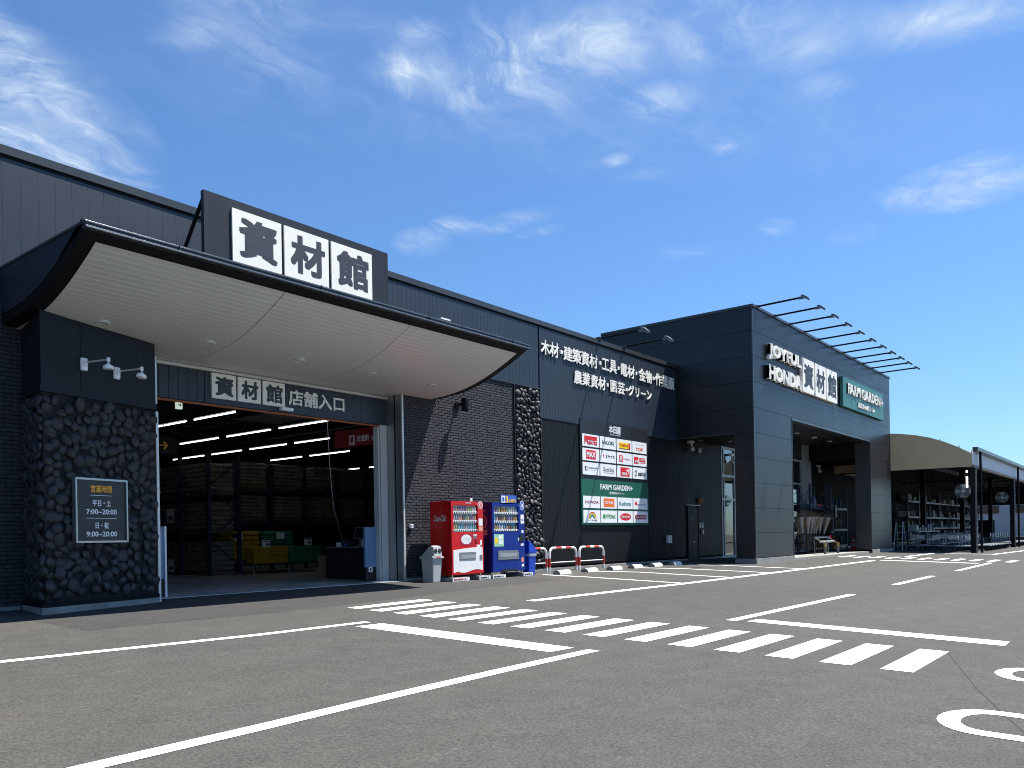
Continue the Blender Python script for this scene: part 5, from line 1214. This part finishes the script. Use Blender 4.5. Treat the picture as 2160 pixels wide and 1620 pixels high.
# hanging signs
t = thing('cashier_sign', (13.94, 16.6, 3.6), 'dark red hanging cashier sign with white lettering inside the doorway', 'sign')
xs = 13.9
mb = MB(); mb.box(xs, xs + .05, 15.32, 17.0, 3.43, 3.87); mb.build('panel', mat('sign_red_dim', (.30, .01, .02), .5), t)
mb = MB(); mb.box(xs - .004, xs - .0005, 16.20, 16.42, 3.47, 3.72); pl = mb.build('yen_plate', M_PLATE, t); mb = MB(); mb.text('¥', (xs - .005, 16.37, 3.51), .12, .17, xd=(0, -1, 0), nd=(-1, 0, 0), bold=.06); mb.build('yen_mark', M_DRED, pl)
mb = MB(); mb.text('お会計', (xs - .002, 16.12, 3.53), .48, .18, xd=(0, -1, 0), nd=(-1, 0, 0), bold=.03); mb.text('CAS', (xs - .002, 15.58, 3.54), .18, .10, xd=(0, -1, 0), nd=(-1, 0, 0), bold=.03); mb.build('lettering', M_PLATE, t)
mb = MB(); mb.tube([(xs + .02, 15.4, 3.87), (xs + .02, 15.4, 5.9)], .01, 4); mb.tube([(xs + .02, 16.8, 3.87), (xs + .02, 16.8, 5.9)], .01, 4); mb.build('hanger', M_IN, t)
t = thing('exit_sign', (9.6, 17, 4.1), 'small white exit arrow sign under the ceiling at the left of the doorway', 'sign')
mb = MB(); mb.box(9.53, 9.66, 17.0, 17.08, 4.0, 4.17); mb.build('panel', mat('exit_panel', (.6, .65, .6), .5, emit=(.6, .75, .6), es=.35), t); mb = MB(); mb.box(9.55, 9.61, 16.996, 16.9995, 4.075, 4.095); mb.yprism([(9.605, 4.05), (9.64, 4.085), (9.605, 4.12)], 16.996, 16.9995); mb.build('arrow', M_DKGREEN, t); mb = MB(); mb.tube([(9.6, 17.04, 4.17), (9.6, 17.04, 5.9)], .01, 4); mb.build('hanger', M_IN, t)
t = thing('arrow_sign', (10.3, 19, 3.4), 'dark hanging sign with an amber arrow left of the strip lights', 'sign')
mb = MB(); mb.box(9.9, 10.65, 19.0, 19.04, 3.2, 3.62); mb.build('panel', M_IN, t); mb = MB(); mb.box(10.19, 10.34, 18.996, 18.9995, 3.395, 3.425); mb.yprism([(10.28, 3.33), (10.31, 3.30), (10.40, 3.41), (10.31, 3.52), (10.28, 3.49), (10.34, 3.41)], 18.996, 18.9995); mb.build('arrow', M_AMBER, t); mb = MB(); mb.tube([(10.3, 19.02, 3.62), (10.3, 19.02, 5.9)], .01, 4); mb.build('hanger', M_IN, t)
t = thing('ceiling_cassette', (12.4, 17.4, 4.2), 'square grey ceiling air conditioner cassette behind the entrance sign', 'air conditioner')
mb = MB(); mb.box(11.75, 12.9, 17.0, 18.2, 4.13, 4.42); mb.build('casing', M_RACK, t, bevel=.02); mb = MB(); mb.box(11.7, 12.95, 16.95, 18.25, 4.10, 4.128); mb.build('grille', mat('grille_grey', (.10, .10, .10), .6), t); mb = MB(); mb.tube([(12.3, 17.6, 4.42), (12.3, 17.6, 5.9)], .02, 6); mb.build('hanger', M_IN, t)

# ================================================================== UNDER THE GATEHOUSE
t = thing('broom_rack', (39.2, 13.2, 0), 'black wire rack holding wrapped bamboo brooms in the gatehouse passage', 'rack')
for x in (37.95, 40.45):
    for y in (12.95, 13.55):
        mb = MB(); mb.tube([(x, y, 0.0), (x, y, .95)], .022, 6); mb.build('post', M_DARK, t)
mb = MB()
for z in (.06, .50, .92):
    mb.tube([(37.95, 12.95, z), (40.45, 12.95, z), (40.45, 13.55, z), (37.95, 13.55, z), (37.95, 12.95, z)], .016, 6)
for k in range(9):
    mb.tube([(38.05 + k * .29, 12.95, .06), (38.05 + k * .29, 12.95, .92)], .006, 4)
mb.build('wire_frame', M_DARK, t)
mb = MB(); mb.box(37.95, 40.45, 12.95, 13.55, .03, .05); mb.build('tray', M_DARK, t)
def broom(x, y, lean, seed):
    rnd = random.Random(seed)
    b = thing('broom', (0, 0, 0), 'bamboo broom in clear plastic sleeve standing upside down in the black rack', 'broom', 'bamboo brooms in the black rack')
    mb = MB(); mb.tube([(0, 0, .06), (0, 0, 1.0)], .016, 6); mb.build('handle', M_WOOD, b)
    mb = MB()
    for k in range(70):
        a = rnd.uniform(0, 6.28); r0 = rnd.uniform(0, .04); r1 = rnd.uniform(.03, .24); z1 = rnd.uniform(1.65, 1.98)
        p, q = Vector((r0 * math.cos(a), r0 * math.sin(a), .92)), Vector((r1 * math.cos(a), r1 * math.sin(a), z1)); m = (p + q) / 2 + Vector((0, 0, .06)); w_ = Vector((-math.sin(a), math.cos(a), 0)) * .007
        mb.add([p - w_, p + w_, m + w_, q, m - w_], [(0, 1, 2, 3, 4)])
    mb.build('twigs', M_STRAW, b)
    mb = MB(); mb.lathe((0, 0, 0), [(.035, .86), (.045, .95), (.10, 1.3), (.15, 1.62), (.17, 1.68), (.13, 1.62)], 10); mb.build('sleeve', M_SLEEVE, b, smooth=True)
    b.location = (x, y, 0.06); b.rotation_euler = (rad(rnd.uniform(-4, 4)), rad(lean), 0)
    return b
b0 = broom(38.15, 13.1, -9, 1)
for k in range(1, 15):
    x = 38.1 + (k % 8) * .31 + (.12 if k >= 8 else 0); y = 13.08 if k < 8 else 13.42
    if k >= 8:
        b = broom(x, y, -8 + 2.4 * (k % 8), k)
    else:
        b = dup(b0, (x, y, .06)); b.rotation_euler = (rad((k * 37) % 7 - 3), rad(-8 + 2.6 * k), rad(k * 40))
t = thing('brush_bundle', (41.3, 12.9, 0), 'bundle of loose straw brushes leaning at the right end of the broom rack', 'brooms')
mb = MB(); rnd = random.Random(5)
for k in range(260):
    a = rnd.uniform(-.5, .5); top = k % 2
    if top:
        p = Vector((40.75 + rnd.uniform(-.1, .1), 12.85 + rnd.uniform(-.1, .15), .75)); q = Vector((40.75 + rnd.uniform(-.45, .85), 12.85 + rnd.uniform(-.3, .3), rnd.uniform(1.75, 2.05)))
    else:
        p = Vector((40.85 + rnd.uniform(-.1, .1), 12.75 + rnd.uniform(-.1, .15), .85)); q = Vector((40.9 + rnd.uniform(-.45, 1.0), 12.75 + rnd.uniform(-.35, .2), rnd.uniform(.03, .12)))
    w_ = Vector((.012, .006, 0)); m = (p + q) / 2
    mb.add([p - w_, p + w_, m + w_ * 1.2, q, m - w_ * 1.2], [(0, 1, 2, 3, 4)])
mb.build('straw', M_STRAW, t); mb = MB(); mb.tube([(40.8, 12.82, .70), (40.8, 12.82, .84)], .11, 10); mb.build('binding', M_RED, t)
t = thing('trolley_rail', (39, 12.15, 0), 'low steel trolley rail on two round posts with yellow collars', 'rail')
for x in (38.03, 39.9):
    mb = MB(); mb.tube([(x, 12.15, -.03), (x, 12.15, .33)], .055, 12); p = mb.build('post', mat('worn_steel', (.13, .125, .115), .5, var=.15), t, smooth=True)
    mb = MB(); mb.tube([(x, 12.15, .3305), (x, 12.15, .50)], .062, 12); mb.build('yellow_collar', mat('dull_yellow', (.34, .25, .06), .6, var=.2, vs=9), p, smooth=True)
mb = MB(); mb.tube([(37.75, 12.3, .56), (39.75, 12.3, .56)], .05, 8); mb.tube([(38.4, 12.75, .76), (40.45, 12.75, .76)], .05, 8); mb.build('rail', mat('rail_grey', (.22, .23, .23), .5, var=.1), t, smooth=True)
mb = MB(); mb.tube([(38.03, 12.15, .45), (38.4, 12.75, .76), (38.4, 12.75, .0)], .03, 6); mb.tube([(39.9, 12.15, .45), (40.35, 12.75, .76), (40.35, 12.75, .0)], .03, 6); mb.build('strut', mat('strut_grey', (.13, .13, .125), .5), t)
t = thing('traffic_cone', (45.0, 12.9, -.05), 'red traffic cone with two white bands at the right of the gatehouse passage', 'cone')
mb = MB(); mb.box(44.8, 45.2, 12.7, 13.1, -.045, -.01); mb.build('base', M_CONE, t, bevel=.01)
for a, b, nm, m in ((0, .3, 'red_body', M_CONE), (.3, .45, 'white_band', M_WPAINT), (.45, .57, 'red_body', M_CONE), (.57, .72, 'white_band', M_WPAINT), (.72, 1.0, 'red_body', M_CONE)):
    f = lambda q: .16 - .12 * q
    mb = MB(); mb.lathe((45.0, 12.9, 0), [(f(a), -.01 + .82 * a), (f(b), -.01 + .82 * b - .001)], 16); mb.build(nm, m, t, smooth=True)
# shelving: steel racks with goods
GOODS = [mat('goods_%s' % n, c, .5, var=.25, vs=9) for n, c in (('white', (.42, .42, .42)), ('grey', (.13, .14, .15)), ('brown', (.16, .09, .05)), ('green', (.04, .12, .05)), ('blue', (.03, .07, .16)), ('red', (.22, .03, .03)), ('black', (.02, .02, .02)), ('tan', (.22, .17, .11)))]
def shelf_rack(x0, x1, y0, y1, zs, h, label, seed, lip=True):
    rnd = random.Random(seed)
    t = thing('shelf_rack', ((x0 + x1) / 2, y0, 0), label, 'shelf', 'steel shelves along the garden yard wall')
    mb = MB()
    for x in (x0, x1):
        for y in (y0, y1):
            mb.box(x - .04, x + .04, y - .04, y + .04, .0, h)
    for z in (.6, 1.6, 2.6):
        mb.tube([(x0, y1, z), (x1, y1, min(z + .9, h))], .015, 4)
    mb.build('upright', M_RACK, t)
    for z in zs:
        mb = MB(); mb.box(x0 + .042, x1 - .042, y0 - .03, y1 - .045, z - .03, z); mb.box(x0 + .042, x1 - .042, y0 - .05, y0 - .031, z - .06, z + .05, 1); mb.build('shelf_board', [M_RACK, M_SILVER if lip else M_RACK], t)
        x = x0 + .15
        while x < x1 - .5:
            wd = rnd.uniform(.25, .8); hh = rnd.uniform(.15, .6)
            if rnd.random() < .8:
                mb = MB()
                if rnd.random() < .5:
                    mb.box(x, x + wd * .9, y0 + .05, y1 - .15, z + .001, z + hh)
                else:
                    mb.lathe((x + wd * .45, y0 + .3, z), [(wd * .3, .001), (wd * .42, hh * .5), (wd * .36, hh)], 10)
                mb.build('goods', GOODS[rnd.randrange(8)], t)
            x += wd
    return t
shelf_rack(43.3, 46.05, 13.55, 14.35, (.28, 1.1, 2.2), 3.45, 'dark rack with grey shelf lips and a black banner in the gatehouse passage', 3)
shelf_rack(40.85, 43.2, 13.75, 14.35, (2.2,), 3.4, 'tall empty dark rack behind the broom rack', 4, lip=False)
mb = MB(); mb.box(43.6, 44.0, 13.4, 13.46, 1.72, 2.4); b = tag(mb.build('hanging_banner', M_BOARD), 'narrow black banner with white marks hanging on the passage rack', 'banner')
mb = MB()
for k in range(5):
    mb.box(43.72, 43.88, 13.396, 13.3995, 1.78 + k * .12, 1.86 + k * .12)
mb.build('lettering', M_PLATE, b)
t = thing('framed_notice', (42.6, 13.3, 1.3), 'pale framed dark notice board beside the brooms', 'notice')
mb = MB(); mb.box(42.25, 43.0, 13.28, 13.32, .94, 1.72); mb.build('frame', M_GALV, t); mb = MB(); mb.box(42.31, 42.94, 13.275, 13.2795, 1.0, 1.66); mb.build('face', M_INK, t); mb = MB(); mb.tube([(42.3, 13.33, .0), (42.3, 13.33, .95)], .02, 6); mb.tube([(42.95, 13.33, .0), (42.95, 13.33, .95)], .02, 6); mb.build('stand', M_DARK, t)

# ================================================================== GARDEN YARD ROOF (open canopy beyond)
yard = thing('garden_canopy', (70, 11, 0), 'long open yard canopy with arched roof, tan canvas end and white fascia', 'canopy')
TP = [(7.68, 4.86), (8.3, 5.25), (8.95, 5.58), (9.6, 5.84), (10.3, 6.03), (11.0, 6.16), (11.6, 6.23), (13.0, 6.28), (14.5, 6.2)]
x0, x1 = 47.14, 118.0
mb = MB()
mb.xprism(TP + [(14.5, 4.25), (7.68, 4.2)], x0, x0 + .03)
mb.xprism([(7.66, 4.20), (14.5, 4.24), (14.5, 4.33), (7.66, 4.29)], x0 - .03, x0 - .002)
mb.build('canvas_end', M_TAN, yard)
mb = MB(); mb.xprism(TP + [(14.5, 3.9), (7.68, 3.9)], x1 - .04, x1); mb.build('far_end_panel', M_DARK, yard)
TQ = [(14.52, 6.2), (16.5, 6.0), (18.5, 5.6), (20.2, 5.15), (21.4, 4.86)]
mb = MB(); mb.xprism(TQ + [(y, z - .06) for y, z in TQ[::-1]], 87.6, x1); mb.xprism(TQ + [(21.4, 3.9), (14.52, 3.9)], x1 - .04, x1 - .002); mb.box(87.6, x1 - .05, 21.41, 21.45, 4.1, 5.0); mb.build('rear_roof', M_DARK, yard)
mb = MB(); mb.xprism([(y, z - .03) for y, z in TP] + [(y, z - .08) for y, z in TP[::-1]], x0 + .031, x1); mb.build('roof_sheet', mat('roof_dark', (.035, .037, .04), .6), yard)
mb = MB()
xx = x0 + .04
for k in range(8):
    xe = min(xx + (1.1 if k == 0 else 12.9 if k % 2 else .8), x1)
    mb.box(xx, xe - .02, 7.66, 7.70, 4.30, 5.02); xx = xe
    if xe >= x1: break
mb.build('white_fascia', M_TENTW, yard)
mb = MB(); mb.box(x0 + .25, x1, 7.44, 7.68, 5.03, 5.20); mb.box(x0 + .25, x1, 7.50, 7.659, 4.985, 5.029); mb.build('gutter', M_CAP, yard)
mb = MB(); mb.box(x0 + .04, x1, 7.60, 7.80, 4.17, 4.295); mb.build('edge_beam', mat('edge_brown', (.05, .04, .03), .6), yard)
for k, x in enumerate((47.78, 61.5, 75.2, 88.9, 102.6)):
    mb = MB(); mb.box(x - .24, x + .24, 7.62, 7.86, -.25, 4.165); c = mb.build('post', M_DARK, yard, bevel=.01)
    mb = MB(); mb.tube([(x + .58, 7.48, 5.0), (x + .58, 7.48, -.22)], .06, 8); mb.build('downpipe', M_DARK, c)
    mb = MB(); mb.box(x + .255, x + .34, 7.63, 7.72, -.2, 4.165); mb.build('edge_strip', M_LSTEEL, c)
    if k:
        mb = MB(); mb.box(x - .2, x + .2, 12.85, 13.15, -.05, 5.9); mb.build('post', M_DARK, yard)
    mb = MB()
    mb.tube([(x, 7.8, 4.25), (x, 14.4, 4.25)], .05, 6); mb.tube([(x, y, z - .14) for y, z in TP], .05, 6)
    for q in range(7):
        ya, yb_ = 7.9 + q * .9, 8.35 + q * .9
        zt = 4.75 + min(1.25, .9 * (yb_ - 7.9) ** .5)
        mb.tube([(x, ya, 4.27), (x, yb_, min(zt, 6.0)), (x, ya + .9, 4.27)], .028, 5)
    mb.build('truss', M_DARK, yard)
mb = MB()
for x in range(50, 118, 3):
    mb.tube([(x, y, z - .13) for y, z in TP], .03, 5)
mb.build('purlins', M_DARK, yard)
t = thing('strip_light', (47.3, 7.9, 3.6), 'short white upright light tube on the first yard canopy post', 'light')
mb = MB(); mb.tube([(47.38, 7.95, 3.15), (47.38, 7.95, 3.72)], .045, 8); mb.tube([(47.38, 7.95, 3.92), (47.38, 7.95, 4.02)], .045, 8); mb.build('tube', M_TUBE, t); mb = MB(); mb.box(47.42, 47.54, 7.9, 8.0, 2.95, 4.1); mb.build('housing', M_DARK, t)
def fan(x, y, z, label):
    t = thing('wall_fan', (x, y, z), label, 'fan', 'round fans on the yard posts')
    Rm = Matrix.Rotation(rad(90), 3, 'Y') @ Matrix.Rotation(rad(0), 3, 'X')
    mb = MB()
    for r in (.36, .27, .18, .09):
        mb.tube([(x - .06 + .04 * (r < .3), y + r * math.cos(a * math.pi / 12), z + r * math.sin(a * math.pi / 12)) for a in range(25)], .012, 5)
    for a in range(16):
        mb.tube([(x - .08, y, z), (x - .05, y + .36 * math.cos(a * math.pi / 8), z + .36 * math.sin(a * math.pi / 8))], .007, 4)
    mb.build('cage', M_GALV, t)
    mb = MB()
    for a in range(4):
        c, s_ = math.cos(a * math.pi / 2), math.sin(a * math.pi / 2)
        mb.add([(x, y + .04 * c, z + .04 * s_), (x + .03, y + .3 * c - .14 * s_, z + .3 * s_ + .14 * c), (x - .01, y + .33 * c, z + .33 * s_), (x - .02, y + .3 * c + .1 * s_, z + .3 * s_ - .1 * c)], [(0, 1, 2, 3)])
    mb.build('blades', M_SILVER, t)
    mb = MB(); mb.lathe((x, y, z), [(.06, -.08), (.09, 0), (.09, .14), (.05, .2)], 12, 0, Rm); mb.tube([(x + .12, y, z), (x + .25, y - .1, z - .1)], .03, 6); mb.build('motor', M_GALV, t)
fan(47.45, 8.15, 2.98, 'round grey fan on the first yard canopy post')
fan(61.0, 8.25, 3.02, 'round grey fan on the second yard canopy post')
for k in range(8):
    xa = 60.1 + k * 3.35
    shelf_rack(xa, xa + 3.25, 13.7, 14.45, (.35, 1.12, 1.9, 2.98), 3.75, 'steel shelf unit along the garden yard wall, %s from the gatehouse' % ORD[k], 20 + k)
# step ladder
t = thing('step_ladder', (48.7, 11.0, -.1), 'aluminium step ladder standing beside the gatehouse corner', 'ladder')
cx, cy, zg = 47.95, 11.35, gz(11.35)
for s_ in (-1, 1):
    mb = MB()
    for q in (-1, 1):
        mb.tube([(cx + .06 * s_ + .1, cy + .17 * q, zg + 1.55), (cx + .50 * s_ + .1, cy + .22 * q, zg)], .026, 6)
    for k in range(4):
        f = .2 + k * .22; xx = cx + .1 + s_ * (.50 - .44 * f); mb.box(xx - .03, xx + .03, cy - .22 + .05 * f, cy + .22 - .05 * f, zg + 1.55 * f - .015, zg + 1.55 * f + .015)
    mb.build('ladder_side', M_SILVER, t)
mb = MB(); mb.box(cx - .05, cx + .25, cy - .19, cy + .19, zg + 1.54, zg + 1.62); mb.build('top_step', M_RUBBER, t)
# flatbed carts
def cart():
    t = thing('flatbed_cart', (0, 0, 0), 'flatbed cart', 'cart', 'silver flatbed carts parked under the yard canopy')
    mb = MB(); mb.box(-.75, .75, -.38, .38, .26, .31); mb.build('deck', M_SILVER, t, bevel=.01)
    mb = MB(); mb.tube([(-.75, -.36, .31), (-.85, -.36, .90), (-.85, .36, .90), (-.75, .36, .31)], .022, 6); mb.tube([(-.79, -.36, .55), (-.79, .36, .55)], .015, 6); mb.build('handle', M_SILVER, t)
    mb = MB(); mb.box(-.87, -.855, -.22, .22, .62, .84); mb.build('plate', M_LSTEEL, t)
    for x in (-.55, .55):
        for y in (-.28, .28):
            mb = MB(); mb.lathe((x, y, .08), [(.08, -.02), (.08, .02)], 12, 0, Matrix.Rotation(rad(90), 3, 'X')); mb.tube([(x, y, .09), (x + .05, y, .25)], .02, 5); mb.build('caster', M_RUBBER, t)
    return t
c0 = cart(); n = 0
spots = [(49.9, 8.45 + .82 * k, 180) for k in range(4)] + [(51.6 + 1.05 * k, 8.3, -90) for k in range(8)] + [(63.2 + 1.05 * k, 8.4, -90) for k in range(8)] + [(55 + 1.7 * k, 10.9, 180) for k in range(6)]
for k, (x, y, a) in enumerate(spots):
    row = 'near end row' if k < 4 else 'front row before the second post' if k < 12 else 'front row beyond the second post' if k < 20 else 'middle row'
    i = k if k < 4 else k - 4 if k < 12 else k - 12 if k < 20 else k - 20
    lb = 'silver flatbed cart in the %s, %s from the %s' % (row, ORD[i], 'post' if k < 4 else 'left')
    c = c0 if k == 0 else dup(c0, (x, y, gz(y)), lb)
    c.location = (x, y, gz(y)); c.rotation_euler = (0, 0, rad(a)); c['label'] = lb
# goods tables in the yard and stacked grey crates
t = thing('display_table', (57, 12.0, 0), 'grey two tier display table with goods behind the carts', 'table')
mb = MB(); mb.box(54.5, 60.5, 11.8, 12.7, .88, .95); mb.box(54.5, 60.5, 11.85, 12.65, .35, .40); mb.build('shelf_board', M_SILVER, t)
for x in (54.6, 57.5, 60.4):
    mb = MB(); mb.box(x - .04, x + .04, 11.85, 11.93, -.08, .88); mb.build('leg', M_SILVER, t)
for k in range(7):
    mb = MB(); x = 54.9 + k * .75; mb.box(x, x + .5, 12.0, 12.5, .951, .951 + random.uniform(.15, .45)); mb.build('goods', GOODS[(k * 3) % 8], t)
# white warehouse beyond the yard
t = thing('white_warehouse', (125, 14, 0), 'white warehouse with brown windows seen under the yard canopy', 'building')
mb = MB(); mb.box(125, 150, -2, 60, -.4, 6.6)
for z in range(1, 11):
    mb.box(124.97, 124.999, -2, 60, .2 + z * .6, .225 + z * .6)
mb.build('wall', mat('warehouse_white', (.55, .57, .60), .6, var=.06), t)
for y in (14.0, 17.3, 19.4, 23.0):
    mb = MB(); mb.box(124.9, 124.96, y, y + 1.9, 3.0, 4.0); f = mb.build('window', M_WOOD, t); mb = MB(); mb.box(124.88, 124.899, y + .08, y + 1.82, 3.08, 3.92); mb.build('pane', mat('window_brown', (.16, .10, .07), .3), f)
for y, lb in ((18.3, 'grey equipment cabinet before the white warehouse, nearer the shelves'), (15.8, 'grey equipment cabinet before the white warehouse, nearer the road')):
    mb = MB(); mb.box(110, 111, y, y + 1.6, -.2, 2.0); mb.box(109.97, 109.999, y + .1, y + .75, .0, 1.85); mb.box(109.97, 109.999, y + .85, y + 1.5, .0, 1.85); tag(mb.build('equipment_cabinet', M_CHAR, bevel=.02), lb, 'cabinet')
